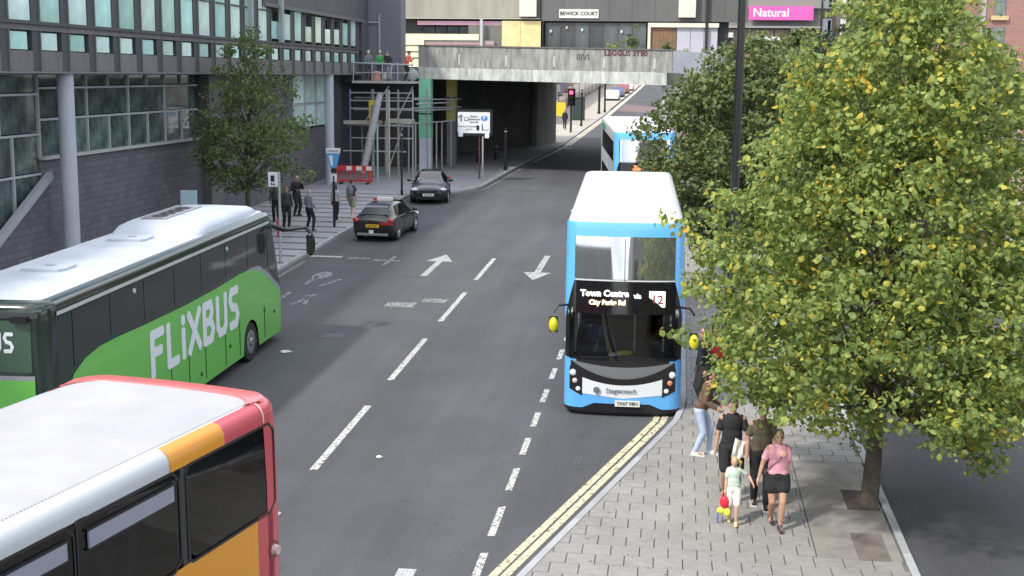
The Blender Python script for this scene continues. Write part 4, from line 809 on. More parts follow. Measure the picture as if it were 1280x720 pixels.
# ------------------------------------------------------------ buses: a lofted shell with everything laid on its surface
class Shell:
    def __init__(s, w, L, top, rc=.3, re=.2, front=lambda z: 0, bulge=.0, rear=lambda z: 0, tumble=0.0, rbulge=.0):
        s.w, s.L, s.top, s.rc, s.re, s.front, s.bulge, s.rear, s.tumble, s.rbulge = w, L, top, rc, re, front, bulge, rear, tumble, rbulge
        s.A = L - 2 * rc; s.c = PI / 2 * rc; s.F = w - 2 * rc; s.T = 2 * s.A + 4 * s.c + 2 * s.F
    def sR(s, y): return y - s.rc
    def sF(s, x): return s.A + s.c + (s.w / 2 - s.rc - x)
    def sL(s, y): return s.A + 2 * s.c + s.F + (s.L - s.rc - y)
    def sB(s, x): return 2 * s.A + 3 * s.c + s.F + (x + s.w / 2 - s.rc)
    def loop(s, t):
        t %= s.T; h = s.w / 2; r = s.rc
        if t < s.A: return h, r + t, 1, 0
        t -= s.A
        if t < s.c: a = t / r; return h - r + r * math.cos(a), s.L - r + r * math.sin(a), math.cos(a), math.sin(a)
        t -= s.c
        if t < s.F: return h - r - t, s.L, 0, 1
        t -= s.F
        if t < s.c: a = PI / 2 + t / r; return -h + r + r * math.cos(a), s.L - r + r * math.sin(a), math.cos(a), math.sin(a)
        t -= s.c
        if t < s.A: return -h, s.L - r - t, -1, 0
        t -= s.A
        if t < s.c: a = PI + t / r; return -h + r + r * math.cos(a), r + r * math.sin(a), math.cos(a), math.sin(a)
        t -= s.c
        if t < s.F: return -h + r + t, 0, 0, -1
        t -= s.F; a = 1.5 * PI + t / r; return h - r + r * math.cos(a), r + r * math.sin(a), math.cos(a), math.sin(a)
    def P(s, t, z, off=0.0):
        x, y, nx, ny = s.loop(t); ins = 0
        if z > s.top - s.re: k = min(1, (z - (s.top - s.re)) / s.re); ins = s.re * (1 - math.sqrt(max(0, 1 - k * k))); nzk = k
        else: nzk = 0
        o = off - ins; zz = z + off * nzk
        X = x + nx * o; Y = y + ny * o
        X *= 1 - s.tumble * max(0, z - 1.2)
        q = (X / (s.w / 2)) ** 2
        wf = max(0, min(1, (y - (s.L - 1.5)) / 1.2)); wf = wf * wf * (3 - 2 * wf); wr = max(0, min(1, (1.5 - y) / 1.2)); wr = wr * wr * (3 - 2 * wr)
        Y += wf * (s.front(z) + s.bulge * (1 - q)) + wr * (s.rear(z) - s.rbulge * (1 - q))
        return (X, Y, zz)
    def patch(s, name, t0, t1, lo, hi, off, M, parent, ds=.12, nzr=4, skip=None, smooth=True, extra=(), kind=None):
        n = max(2, int(abs(t1 - t0) / ds) + 1); ts = sorted(set([t0 + (t1 - t0) * i / n for i in range(n + 1)] + [e for e in extra if t0 < e < t1]))
        f0 = lo if callable(lo) else (lambda t: lo); f1 = hi if callable(hi) else (lambda t: hi)
        V = []; F = []; m_ = nzr if isinstance(nzr, int) else len(nzr) - 1
        for t in ts:
            a, b = f0(t), f1(t)
            for j in range(m_ + 1): V.append(s.P(t, a + (b - a) * j / m_ if isinstance(nzr, int) else nzr[j], off))
        for i in range(len(ts) - 1):
            for j in range(m_):
                if skip:
                    tm = (ts[i] + ts[i + 1]) / 2; zm = (nzr[j] + nzr[j + 1]) / 2 if not isinstance(nzr, int) else f0(tm) + (f1(tm) - f0(tm)) * (j + .5) / m_
                    if skip(tm, zm): continue
                a = i * (m_ + 1) + j; F.append((a, a + m_ + 1, a + m_ + 2, a + 1))
        q = MB(); q.add(V, F); return q.build(name, M, parent, None, smooth, kind)
    def strip(s, name, t0, t1, lo, hi, off, M, parent, **k): return s.patch(name, t0, t1, lo, hi, off, M, parent, **k)
    def roof(s, name, M, parent, camber=.04, mats=None):
        n = 120; V = []; F = []; ks = [1, .93, .8, .5, .0]
        for k in ks:
            for i in range(n):
                p = s.P(s.T * i / n, s.top); cy = s.L / 2; inn = (1 - k)
                V.append((p[0] * k, cy + (p[1] - cy) * (1 - inn * .25), s.top + camber * (1 - k * k)))
        for j in range(len(ks) - 1):
            for i in range(n): F.append((j * n + i, j * n + (i + 1) % n, (j + 1) * n + (i + 1) % n, (j + 1) * n + i))
        q = MB(); q.add(V, F); return q.build(name, M, parent, None, True)
def arch(yc, r, zc, z0, conv):
    """lower edge of a skirt with a wheel arch; conv turns the perimeter parameter into y"""
    def f(t): y = conv(t); d = r * r - (y - yc) ** 2; return max(z0, zc + math.sqrt(d)) if d > 0 else z0
    return f
def wheel(parent, x, y, r, w, side_, rimM=RIM):
    q = MB(); x0, x1 = (x - w, x) if side_ > 0 else (x, x + w)
    q.tube([(x0, y, r), (x0 + w * .12, y, r), (x1 - w * .12, y, r), (x1, y, r)], [r * .93, r, r, r * .93], 28); t_ = q.build('wheel', TYRE, parent, None, True)
    xo = x + side_ * .004; q = MB(); q.tube([(xo - side_ * .02, y, r), (xo, y, r)], [r * .62, r * .60], 24)
    q.tube([(xo, y, r), (xo + side_ * .035, y, r)], [r * .22, r * .16], 14)
    for k in range(10): a = 2 * PI * k / 10; q.tube([(xo, y + r * .42 * math.cos(a), r + r * .42 * math.sin(a)), (xo + side_ * .015, y + r * .42 * math.cos(a), r + r * .42 * math.sin(a))], r * .06, 6)
    q.build('rim', rimM, t_); return t_
def seats(parent, rows, z, M, w=2.3, name='seat'):
    for y in rows:
        for x in (-.85, -.40, .40, .85):
            piece('busseat' + M.name, name, lambda q: (q.box(-.2, .2, -.2, .22, .38, .48), q.box(-.2, .2, -.26, -.18, .45, 1.05)), M, parent, (x, y, z))
SEAT = mat('seat_blue', (.06, .07, .14), .9, nscale=20, nam=.4)

CLR2 = glass('screen_glass', (.75, .78, .80))
# ---- double decker facing the camera
def double_decker(label, x, y, rz, main, letters=True, spec_='dd'):
    t = thing('double_decker_bus', label, 'bus', (x, y, gz(y)), rz, None, True)
    L = 10.5; fr = lambda z: (-.02 if z < 2.3 else -.02 - .155 * (z - 2.3)) - (.05 * (1.0 - z) if z < 1 else 0)
    s = Shell(2.52, L, 4.29, .26, .16, fr, .14, lambda z: -.03 * max(0, z - 2), .0, .03)
    BL = mat('bus_sky_blue', (.12, .43, .86), .28, coat=.5); WHB = mat('bus_white', (.74, .77, .80), .3, coat=.4); W2 = mat('bus_offwhite', (.62, .63, .63), .35, coat=.3)
    zb = 1.15
    glz = [(s.sF(1.10), s.sF(-1.10), 1.32, 2.28)]
    def skip(tt, z): return any(a < tt < b and c < z < d for a, b, c, d in glz) or any(c < z < d and (s.sR(1.0) < tt < s.sR(L - .75) or s.sL(L - .75) < tt < s.sL(1.0)) for c, d in ((2.95, 3.75),))
    zr = [zb, 1.32, 1.6, 1.95, 2.28, 2.6, 2.95, 3.2, 3.5, 3.75, 3.95, 4.13, 4.17, 4.21, 4.24, 4.27, 4.29]
    ex = [s.sF(1.10), s.sF(-1.10), s.sR(1.0), s.sR(L - .75), s.sL(1.0), s.sL(L - .75)]
    s.patch('body', 0, s.T, 0, 0, 0, W2, t, nzr=zr, skip=skip, extra=ex)
    s.roof('roof', WHITE, t, .05)
    # skirts with wheel arches
    for sd, cv, rng in ((1, lambda q_: q_ + s.rc, (0, s.A)), (-1, lambda q_: s.L - s.rc - (q_ - (s.A + 2 * s.c + s.F)), (s.A + 2 * s.c + s.F, 2 * s.A + 2 * s.c + s.F))):
        def lo(t_, cv=cv): return max(arch(2.6, .58, .48, .28, cv)(t_), arch(8.0, .58, .48, .28, cv)(t_))
        s.patch('skirt', rng[0], rng[1], lo, zb, 0, BL, t, ds=.06)
        for yc in (2.6, 8.0): wheel(t, sd * 1.245, yc, .48, .30, sd)
    s.patch('rear_corner', s.A + 3 * s.c + s.F + s.A, s.T, .35, zb, 0, BL, t)
    q = MB(); q.box(-1.0, 1.0, .3, L - .3, .25, .42); q.box(-1.2, 1.2, 3.3, 7.3, .3, .6); q.build('chassis', BLACK, t)
    q = MB(); q.box(-1.2, 1.2, .3, L - .5, .45, .5); q.box(-1.2, 1.2, .3, L - .4, 2.45, 2.55); q.build('floor', mat('bus_floor', (.08, .08, .09), .8), t)
    q = MB(); q.box(-1.15, 1.15, .3, .5, .5, 4.0); q.box(-1.15, 1.15, L - 1.9, L - 1.86, .5, 1.3); q.build('bulkhead', BLACK, t)
    # front: bottom bumper, blue lower corners, white grille panel, black strips, screens
    cx = lambda t_: (s.sF(0) - t_)     # x across the front
    fl, frr = s.sF(1.02), s.sF(-1.02); FL0, FR0 = s.A + s.c * .0, s.A + 2 * s.c + s.F
    s.patch('bumper', s.A, FR0, lambda t_: .10 + .0 * t_, lambda t_: .34 - .0 * t_, .0, BLACK, t, ds=.06)
    s.patch('lower_bumper', s.A + .1, FR0 - .1, .04, .22, -.05, BLACK, t, ds=.06)
    # blue bumper: deep at the corners, shallow in the middle
    s.patch('bumper_skin', s.A, FR0, lambda t_: .18 if abs(cx(t_)) > .86 else (.30 if abs(cx(t_)) < .6 else .30 - (.12) * (abs(cx(t_)) - .6) / .26), lambda t_: .52 + .75 * max(0, (abs(cx(t_)) - .80)) ** 1.1 * 1.3, .012, BL, t, ds=.04, nzr=6)
    s.patch('side_blue', s.A, s.sF(1.0), .5, 1.28, .008, BL, t, ds=.04); s.patch('side_blue', s.sF(-1.0), FR0, .5, 1.28, .008, BL, t, ds=.04)
    s.patch('grille_panel', s.sF(.86), s.sF(-.86), lambda t_: .42 + .10 * abs(cx(t_)), lambda t_: .72 + .20 * cx(t_) ** 2, .02, WHB, t, ds=.05)
    s.patch('black_strip', s.sF(1.12), s.sF(-1.12), lambda t_: .70 + .22 * cx(t_) ** 2, lambda t_: .86 + .30 * cx(t_) ** 2, .016, BLACK, t, ds=.05)
    s.patch('wiper_cowl', s.sF(1.1), s.sF(-1.1), lambda t_: .84 + .30 * cx(t_) ** 2, lambda t_: 1.12 + .10 * cx(t_) ** 2, .010, mat('cowl_grey', (.16, .17, .18), .3), t, ds=.05)
    s.patch('windscreen_frame', s.sF(1.16), s.sF(-1.16), lambda t_: 1.08 + .12 * cx(t_) ** 2, 1.33, .006, BLACK, t, ds=.05)
    s.patch('windscreen', s.sF(1.17), s.sF(-1.17), 1.26, 2.30, .012, CLR2, t, ds=.08)
    q = MB()
    for sx in (-1, 1): s.patch('pillar', s.sF(sx * 1.10) - (.0 if sx > 0 else 0), s.sF(sx * 1.10) + (-.22 if sx > 0 else .22), 1.28, 2.95, .006, BLACK, t, ds=.04) if sx < 0 else s.patch('pillar', s.sF(1.10) - .22, s.sF(1.10), 1.28, 2.95, .006, BLACK, t, ds=.04)
    s.patch('destination_panel', s.sF(1.10), s.sF(-1.10), 2.28, 2.98, .008, mat('gloss_black', (.008, .008, .01), .08), t, ds=.08)
    UG = mat('upper_screen_glass', (.50, .51, .53), .03, spec=1.0, metal=.9)
    s.patch('upper_windscreen', s.sF(1.06), s.sF(-1.06), 3.02, 3.94, .012, UG, t, ds=.06, nzr=8)
    s.patch('front_header', s.A, FR0, 3.92, 4.21, .016, BL, t, ds=.05)
    for sx in (-1, 1):
        a, b = sorted((s.sF(sx * 1.07), s.A if sx > 0 else FR0))
        s.patch('corner_band', a, b, (lambda t_: 2.15 + .9 * max(0, 1 - (abs(cx(t_)) - 1.05) / .25)), 3.95, .014, BL, t, ds=.03, nzr=6)
    q = MB(); q.bar(s.P(s.sF(0), 3.0, .02), s.P(s.sF(0), 3.88, .02), .015); q.build('screen_divider', BLACK, t)
    q = MB(); q.bar(s.P(s.sF(-.7), 1.32, .03), s.P(s.sF(.15), 1.40, .03), .02); q.bar(s.P(s.sF(.9), 1.32, .03), s.P(s.sF(.2), 1.36, .03), .02); q.build('wiper', BLACK, t)
    # headlamps: three lenses in a black cluster
    LAMP = mat('lamp_lens', (.75, .78, .8), .15, spec=.8); ORL = mat('indicator_orange', (.65, .22, .10), .3)
    for sx in (-1, 1):
        a, b = sorted((s.sF(sx * .86), s.sF(sx * 1.14)))
        s.patch('headlamp', a, b, lambda t_: .44 + .5 * max(0, abs(cx(t_)) - .84), lambda t_: .86 + .9 * max(0, abs(cx(t_)) - .86), .02, BLACK, t, ds=.04)
        for k, (dx, z, r_, mm) in enumerate(((1.06, .96, .075, LAMP), (1.02, .78, .06, ORL if sx < 0 else mat('lamp_pink', (.7, .5, .5), .3)), (.95, .60, .055, LAMP))):
            p = s.P(s.sF(sx * dx), z, .02); q = MB(); q.ell(p, (r_, .035, r_), 12, 6); q.build('lens', mm, t, None, True)
    # flat lettering
    if letters:
        p = s.P(s.sF(0), .60, .03); text('Stagecoach', .15, mat('letter_grey', (.12, .16, .2), .5), 'lettering', t, frame((0.02, p[1] + .004, .60), (-1, 0, 0), (0, 0, 1)))
        q = MB(); q.tube([(.55, p[1] + .0, .61), (.55, p[1] + .012, .61)], .07, 14); q.tube([(.55, p[1] + .012, .61), (.55, p[1] + .016, .61)], .045, 12); q.cur = 0; q.build('logo', mat('letter_grey', (.12, .16, .2), .5), t)
        LED = mat('led_white', (.8, .8, .75), .5, emit=(1, .93, .80), es=1.0); LEDG = mat('led_green', (.6, .8, .6), .5, emit=(.70, 1, .75), es=.8)
        def yat(x_, z): return s.P(s.sF(x_), z, .0)[1] + .02
        tl = math.atan2(s.P(s.sF(0), 2.9)[1] - s.P(s.sF(0), 2.5)[1], .4)
        for sx, z, st, sz, m_ in ((.42, 2.72, 'Town Centre', .185, LED), (.36, 2.53, 'City Parks Rd', .14, mat('led_amber', (.8, .6, .4), .5, emit=(1, .78, .45), es=.9)), (-.28, 2.68, 'via', .14, LEDG)):
            text(st, sz, m_, 'destination_text', t, frame((sx, yat(sx, z), z), (-1, 0, 0), (0, tl, 1)), bold=.008)
        a = -.70; q = MB(); q.cbox((a, yat(a, 2.62) - .005, 2.62), (.34, .012, .34)); q.build('route_number_panel', LED, t)
        text('12', .27, mat('number_red', (.20, .04, .04), .6), 'route_number', t, frame((a, yat(a, 2.62) + .006, 2.60), (-1, 0, 0), (0, 0, 1)), bold=.006)
    p = s.P(s.sF(-.12), .33, .02); q = MB(); q.box(-.39, .15, p[1], p[1] + .02, .25, .38); q.build('number_plate', mat('plate_white', (.72, .73, .68), .4), t)
    text('YX67 VBN', .10, SK, 'plate_lettering', t, frame((-.12, p[1] + .022, .315), (-1, 0, 0), (0, 0, 1)), bold=.002)
    # dash, steering wheel, driver's seat, yellow duster on the dash, interior rails
    q = MB(); q.box(-1.1, 1.1, L - .75, L - .15, 1.0, 1.28); q.box(.3, 1.05, L - .9, L - .6, 1.0, 1.42); q.build('dashboard', mat('dash_dark', (.03, .03, .035), .6), t)
    q = MB(); q.ell((-.05, L - .35, 1.33), (.17, .1, .06), 10, 5); q.build('yellow_cloth', mat('cloth_yellow', (.65, .5, .02), .8), t); q = MB(); q.box(.05, .3, L - .42, L - .25, 1.28, 1.32); q.build('papers', SW, t)
    q = MB(); n = 20
    for k in range(n): a0, a1 = 2 * PI * k / n, 2 * PI * (k + 1) / n; q.bar((.6 + .22 * math.cos(a0), L - .72 + .08 * math.sin(a0), 1.42 + .2 * math.sin(a0)), (.6 + .22 * math.cos(a1), L - .72 + .08 * math.sin(a1), 1.42 + .2 * math.sin(a1)), .03)
    q.build('steering_wheel', BLACK, t)
    q = MB(); q.box(.35, .85, L - 1.5, L - 1.2, .9, 1.75); q.build('driver_seat', SEAT, t)
    q = MB()
    for xx in (-.25, -.9): q.tube([(xx, L - 1.6, .5), (xx, L - 1.6, 2.4)], .02, 6)
    q.tube([(1.05, L - .5, 1.3), (1.05, L - .5, 2.2)], .025, 6); q.build('grab_pole', mat('rail_light', (.5, .5, .45), .4), t)
    # mirrors
    YM = mat('mirror_yellow', (.62, .58, .02), .4)
    for sx in (-1, 1):
        q = MB(); q.tube([(sx * 1.15, L - .15, 2.42), (sx * 1.4, L + .12, 2.45), (sx * 1.5, L + .15, 2.30)], .025, 6); q.build('mirror_arm', BLACK, t)
        zc = 2.02 if sx > 0 else 1.72
        q = MB(); q.ell((sx * 1.5, L + .12, zc), (.10, .08, .17), 10, 6); mm = q.build('mirror', YM, t, None, True); q = MB(); q.cbox((sx * 1.5, L + .03, zc), (.18, .02, .36)); q.build('mirror_glass', DKGLASS, mm)
    # side windows upper and lower, with pillars
    for sd in (1, -1):
        S_ = s.sR if sd > 0 else s.sL
        for y0_, y1_ in [(1.0 + i * 1.46, 1.0 + (i + 1) * 1.46 - .06) for i in range(6)]:
            a, b = sorted((S_(y0_), S_(y1_))); s.patch('upper_window', a, b, 2.92, 3.78, .006, CLR, t, ds=.4)
        for y0_, y1_ in [(1.0 + i * 1.5, 1.0 + (i + 1) * 1.5 - .06) for i in range(5)]:
            a, b = sorted((S_(y0_), S_(y1_))); s.patch('lower_window', a, b, 1.35, 2.25, .006, DKGLASS, t, ds=.4)
        a, b = sorted((S_(6.2), S_(L - .5))); 
        s.patch('blue_swoosh', a, b, (lambda t_, a=a, b=b, sd=sd: 2.3 + .0 * t_), 2.90, .004, BL if main == 'blue' else mat('panel_grey', (.35, .36, .38), .5), t, ds=.1)
    s.patch('rear_window', s.sB(-.9), s.sB(.9), 2.95, 3.7, .006, DKGLASS, t)
    seats(t, [1.3 + .78 * i for i in range(10)], 2.55, SEAT)
    return t
double_decker('nearer sky blue double decker bus facing the camera at the kerb, showing route 12', -1.40, 37.95, PI + R(2.0), 'blue')
b2 = double_decker('second blue and white double decker bus waiting further back partly hidden by the tree', -2.55, 65.35, PI + R(6.5), 'grey', letters=False)
GRN2 = mat('bus2_green', (.04, .30, .20), .4)
s2 = Shell(2.52, 10.5, 4.22, .26, .16, lambda z: 0, .14, lambda z: 0, .0, .03)
s2.patch('green_rear_band', s2.sR(.6), s2.sR(3.4), 3.80, 4.16, .006, GRN2, b2); 
q = MB(); q.box(-.95, .5, 10.62, 10.66, 2.66, 2.86); q.build('orange_display', mat('display_orange', (.8, .15, .05), .5, emit=(1, .22, .08), es=1.2), b2)

# ---- the long green coach facing away
t = thing('coach', 'bright green coach with a white roof and large white lettering parked at the left kerb', 'coach', (-11.83, 20.5, gz(20.5)), R(-0.3), None, True)
L = 13.2; GRNC = mat('coach_green', (.15, .50, .08), .3, coat=.4, nscale=.4, nam=.05); DK = mat('coach_dark_green', (.02, .035, .028), .12, coat=.3)
cz = lambda z: -.30 * max(0, z - 1.0) ** 1.3 * .8 + (-.06 * max(0, .8 - z))
s = Shell(2.55, L, 3.58, .35, .20, cz, .20, lambda z: .04 * max(0, z - 1), .0, .05)
zr = [1.15, 1.5, 1.9, 2.3, 2.8, 3.2, 3.38, 3.44, 3.49, 3.53, 3.56, 3.58]
s.patch('body', 0, s.T, 0, 0, 0, DK, t, nzr=zr)
s.roof('roof', mat('coach_roof_white', (.46, .50, .56), .65, nscale=1.2, nam=.14), t, .035)
for sd, cv, rng in ((1, lambda q_: q_ + s.rc, (0, s.A)), (-1, lambda q_: s.L - s.rc - (q_ - (s.A + 2 * s.c + s.F)), (s.A + 2 * s.c + s.F, 2 * s.A + 2 * s.c + s.F))):
    def lo(t_, cv=cv): return max(arch(1.9, .56, .50, .27, cv)(t_), arch(3.2, .56, .50, .27, cv)(t_), arch(10.45, .56, .50, .27, cv)(t_))
    s.patch('skirt', rng[0], rng[1], lo, 1.16, 0, GRNC, t, ds=.05)
    for yc in (1.9, 3.2, 10.45): wheel(t, sd * 1.26, yc, .50, .30, sd)
s.patch('front_skirt', s.A, s.A + 2 * s.c + s.F, .27, 1.16, 0, GRNC, t); s.patch('rear_skirt', 2 * s.A + 2 * s.c + s.F, s.T, .35, 1.16, 0, GRNC, t)
q = MB(); q.box(-1.05, 1.05, .3, L - .4, .25, .6); q.build('chassis', BLACK, t)
def gtop(t_):
    y = t_ + s.rc
    return float(np.interp(y, [0, .35, .6, .9, 1.4, 2.0, 2.8, 4.0, 6.2, 8.0, 9.8, 10.5, 11.2, 12.1, 12.7, 13.4], [1.2, 1.25, 1.75, 2.12, 2.3, 2.38, 2.38, 2.34, 2.30, 2.31, 2.36, 2.34, 2.22, 1.80, 1.5, 1.0]))
s.patch('side_panel', .25, s.A + s.c * .9, 1.14, gtop, .006, GRNC, t, ds=.08, nzr=6)
GRYS = mat('swoosh_grey', (.3, .32, .34), .4)
s.patch('grey_swoosh', s.sR(10.2), s.A + s.c * .8, lambda t_: gtop(t_) - .02, lambda t_: gtop(t_) + .13 * min(1, max(0, (t_ + s.rc - 10.2) / 1.2)), .008, GRYS, t, ds=.08)
# side windows, each its own pane
CG = mat('coach_glass', (.03, .036, .036), .06, spec=.7)
for i in range(7):
    a = .95 + i * 1.56; b = a + 1.53
    s.patch('side_window', s.sR(a), s.sR(b), lambda t_: gtop(t_) + .10, 3.26, .009, CG, t, ds=.2)
s.patch('driver_window', s.sR(11.9), s.A + s.c * .5, lambda t_: gtop(t_) + .30, 3.2, .009, CG, t, ds=.1)
s.patch('windscreen', s.A + s.c * .6, s.A + s.c * 1.4 + s.F, 1.4, 3.2, .009, DKGLASS, t)
s.patch('gutter_rail', s.sR(.3), s.sR(12.6), 3.30, 3.37, .03, mat('gutter_silver', (.5, .51, .47), .4), t, ds=.3)
# skirt lines: luggage flaps
for y in (4.1, 5.3, 6.3, 7.3, 8.6, 9.6, 11.5): q = MB(); q.cbox((1.275 + .008, y, .80), (.01, .018, .86)); q.build('flap_gap', mat('gap_green', (.02, .08, .01), .8), t)
for y, z in ((4.6, .95), (7.0, .55), (8.9, .75), (11.5, 1.1), (12.3, .9)): q = MB(); q.tube([(1.27, y, z), (1.295, y, z)], .045, 12); q.build('flap_catch', mat('catch_dark', (.02, .05, .02), .5), t)
for y in (3.6, 8.85): q = MB(); q.tube([(1.27, y, 3.12), (1.31, y, 3.12)], .05, 12); q.build('marker_lamp', mat('marker_pale', (.45, .55, .5), .3), t)
LW = mat('lettering_white', (.74, .77, .80), .4)
# bold rounded display capitals built from bars
def block_letters(word, h, parent, place, th=.19, name='letter'):
    G = {'F': (.62, [(0, 0, 0, 1), (0, 1, .62, 1), (0, .54, .50, .54)]), 'L': (.55, [(0, 0, 0, 1), (0, 0, .55, 0)]), 'i': (.08, [(.04, 0, .04, .66), (.04, .93, .04, 1.0)]),
         'X': (.72, [(0, 0, .72, 1), (0, 1, .72, 0)]), 'B': (.62, [(0, 0, 0, 1), (0, 1, .48, 1), (.48, 1, .56, .76), (.56, .76, .42, .53), (0, .53, .46, .53), (.46, .53, .62, .26), (.62, .26, .5, 0), (0, 0, .5, 0)]),
         'U': (.62, [(0, .18, 0, 1), (.62, .18, .62, 1), (.12, 0, .50, 0), (0, .2, .14, 0), (.62, .2, .48, 0)]), 'S': (.60, [(.58, 1, .12, 1), (.12, 1, 0, .78), (0, .78, .14, .54), (.14, .54, .46, .48), (.46, .48, .60, .24), (.60, .24, .46, 0), (.46, 0, .02, 0)])}
    x = 0
    for ch in word:
        w, segs = G[ch]; q = MB(); w_ = th * h
        for k, (a, b, c, d) in enumerate(segs):
            p, r_ = Vector((x + a * h * .8, b * (h - w_) + w_ / 2, 0)), Vector((x + c * h * .8, d * (h - w_) + w_ / 2, 0)); dv = (r_ - p).normalized() * w_ * .42; p -= dv; r_ += dv
            d_ = (r_ - p).normalized(); n_ = Vector((-d_.y, d_.x, 0)) * w_ / 2; e = .0004 * k
            c_ = w_ * .22
            pts = [p + n_ - d_ * -c_ , r_ + n_ - d_ * c_, r_ + n_ * .55, r_ - n_ * .55, r_ - n_ - d_ * c_, p - n_ + d_ * c_, p - n_ * .55, p + n_ * .55]
            q.prism([(v.x, v.y) for v in pts], lambda u, v, z: place(u, v, z), .0, .006 + e)
        fixn(q.build(name, LW, parent)); x += w * h * .8 + (.30 if ch != 'i' else .29) * h + (0 if ch != 'X' else -.02)
    return x
block_letters('FLiXBUS', 1.02, t, lambda u, v, z: (1.287 + z, 4.35 + u * 1.04, 1.12 + v), .20)
# rear: green lid, grey blade, dark screen with the word again
s.patch('rear_screen', s.sB(-.98), s.sB(.98), 2.36, 3.26, .010, mat('rear_green_glass', (.035, .085, .05), .12, spec=.7), t)
s.patch('rear_blade', s.sB(-1.1), s.sB(1.02), 2.22, 2.30, .014, GRYS, t); s.patch('rear_lid', s.sB(-1.05), s.sB(1.02), 1.2, 2.22, .012, GRNC, t)
yb_ = s.P(s.sB(0), 2.9, .02)[1]
block_letters('FLiXBUS', .36, t, lambda u, v, z: (-.72 + u * .80, s.P(s.sB(-.72 + u * .8), 2.72 + v, .016 + z)[1], 2.70 + v), .18)
q = MB(); q.cbox((.83, -.02, 3.30), (.3, .08, .12)); q.build('camera_housing', BLACK, t); 
s.patch('rear_header', s.sB(-1.1), s.sB(1.1), 3.30, 3.40, .02, mat('header_dark', (.05, .055, .06), .4), t)
# roof: two escape hatches and the air conditioning hump with four fans
RW = mat('coach_roof_white', (.70, .73, .80), .45)
for y in (3.1, 6.9):
    q = MB(); q.prism([(-.42, -.36), (.42, -.36), (.5, -.2), (.5, .2), (.42, .36), (-.42, .36), (-.5, .2), (-.5, -.2)], lambda u, v, w: (u * .88 - .2, v * 1.05, w), 3.56, 3.665); h_ = fixn(q.build('roof_hatch', RW, t, (0, y, 0)))
    q = MB(); q.prism([(-.47, -.41), (.47, -.41), (.56, -.2), (.56, .2), (.47, .41), (-.47, .41), (-.56, .2), (-.56, -.2)], lambda u, v, w: (u * .88 - .2, v * 1.05, w), 3.56, 3.61); fixn(q.build('hatch_frame', mat('hatch_grey', (.45, .47, .5), .5), h_))
    q = MB(); q.box(-.05 - .2, .12 - .2, -.03, .03, 3.665, 3.69); q.build('hatch_handle', STEEL, h_)
q = MB(); V = []; prof_y = [7.55, 7.75, 8.0, 8.6, 10.8, 11.8, 12.3]; prof_h = [3.56, 3.70, 3.78, 3.82, 3.82, 3.76, 3.58]; prof_w = [.95, 1.0, 1.04, 1.05, 1.03, .98, .85]
for y, h, w in zip(prof_y, prof_h, prof_w):
    for fx, fz in ((-1.04, 0), (-1.0, .45), (-.93, .8), (-.8, 1), (0, 1.06), (.8, 1), (.93, .8), (1.0, .45), (1.04, 0)): V.append((fx * w, y, 3.56 + (h - 3.56) * fz))
q.add(V, [(i * 9 + j, i * 9 + j + 1, (i + 1) * 9 + j + 1, (i + 1) * 9 + j) for i in range(6) for j in range(8)]); hump = fixn(q.build('air_conditioning_unit', RW, t, None, True))
q = MB(); q.box(-.62, -.08, 8.55, 10.75, 3.80, 3.85); q.build('fan_grille', mat('grille_dark', (.20, .20, .21), .6), hump)
for k in range(4):
    q = MB(); q.tube([(-.35, 8.95 + k * .47, 3.85), (-.35, 8.95 + k * .47, 3.865)], [.2, .17], 18); f = q.build('fan', BLACK, hump)
q = MB(); q.box(-.66, -.61, 8.5, 10.8, 3.80, 3.875); q.box(-.09, -.04, 8.5, 10.8, 3.80, 3.875); q.build('grille_rim', mat('rim_grey', (.4, .4, .42), .5), hump)
# mirrors reaching forward
q = MB(); q.tube([(1.1, L - .55, 3.15), (1.3, L - .0, 2.95), (1.35, L + .45, 2.9)], .06, 8); q.tube([(1.22, L + .15, 2.92), (1.85, L + .25, 3.0), (1.98, L + .25, 2.85)], .05, 8); q.build('mirror_arm', BLACK, t)
q = MB(); q.ell((1.98, L + .25, 2.55), (.13, .12, .33), 10, 8); mm = q.build('mirror', BLACK, t, None, True); q = MB(); q.cbox((1.98, L + .13, 2.55), (.17, .02, .5)); q.build('mirror_glass', DKGLASS, mm)
q = MB(); q.tube([(-1.1, L - .3, 3.2), (-1.4, L + .45, 3.0), (-1.45, L + .5, 2.7)], .05, 8); q.build('mirror_arm', BLACK, t); q = MB(); q.ell((-1.45, L + .5, 2.45), (.12, .1, .3), 10, 8); q.build('mirror', BLACK, t, None, True)

# ---- near bus, lower left
psi = R(13); d_ = Vector((math.sin(psi), math.cos(psi))); n_ = Vector((d_.y, -d_.x)); P0 = Vector((-4.2, 12.9)); L = 10.9
org = P0 - n_ * 1.26 - d_ * (L - .42)
t = thing('near_bus', 'white roofed double decker bus with red and orange end panels in the near left corner', 'bus', (org.x, org.y, gz(org.y)), -psi, None, True)
REDB = mat('bus_red', (.50, .065, .085), .4, coat=.3, nscale=1, nam=.06); ORB = mat('bus_orange', (.66, .27, .015), .35, coat=.3); CANT = mat('cant_grey', (.48, .51, .53), .35, coat=.3)
s = Shell(2.52, L, 4.28, .36, .15, lambda z: -.06 * max(0, z - 3.4), .10, lambda z: 0, .0)
wy = [(1.0, 2.5), (2.56, 4.06), (4.12, 5.62), (5.68, 7.18), (7.24, 8.74)]
zr = [1.0, 1.6, 2.2, 2.6, 3.05, 3.5, 4.06, 4.10, 4.13, 4.16, 4.19, 4.22, 4.25, 4.27, 4.28]
ya, yb2 = s.sR(1.0), s.sR(L - .30)
def skip(tt, z): return ya < tt < yb2 and 3.05 < z < 4.06
s.patch('body', 0, s.T, 0, 0, 0, CANT, t, nzr=zr, skip=skip, extra=[ya, yb2])
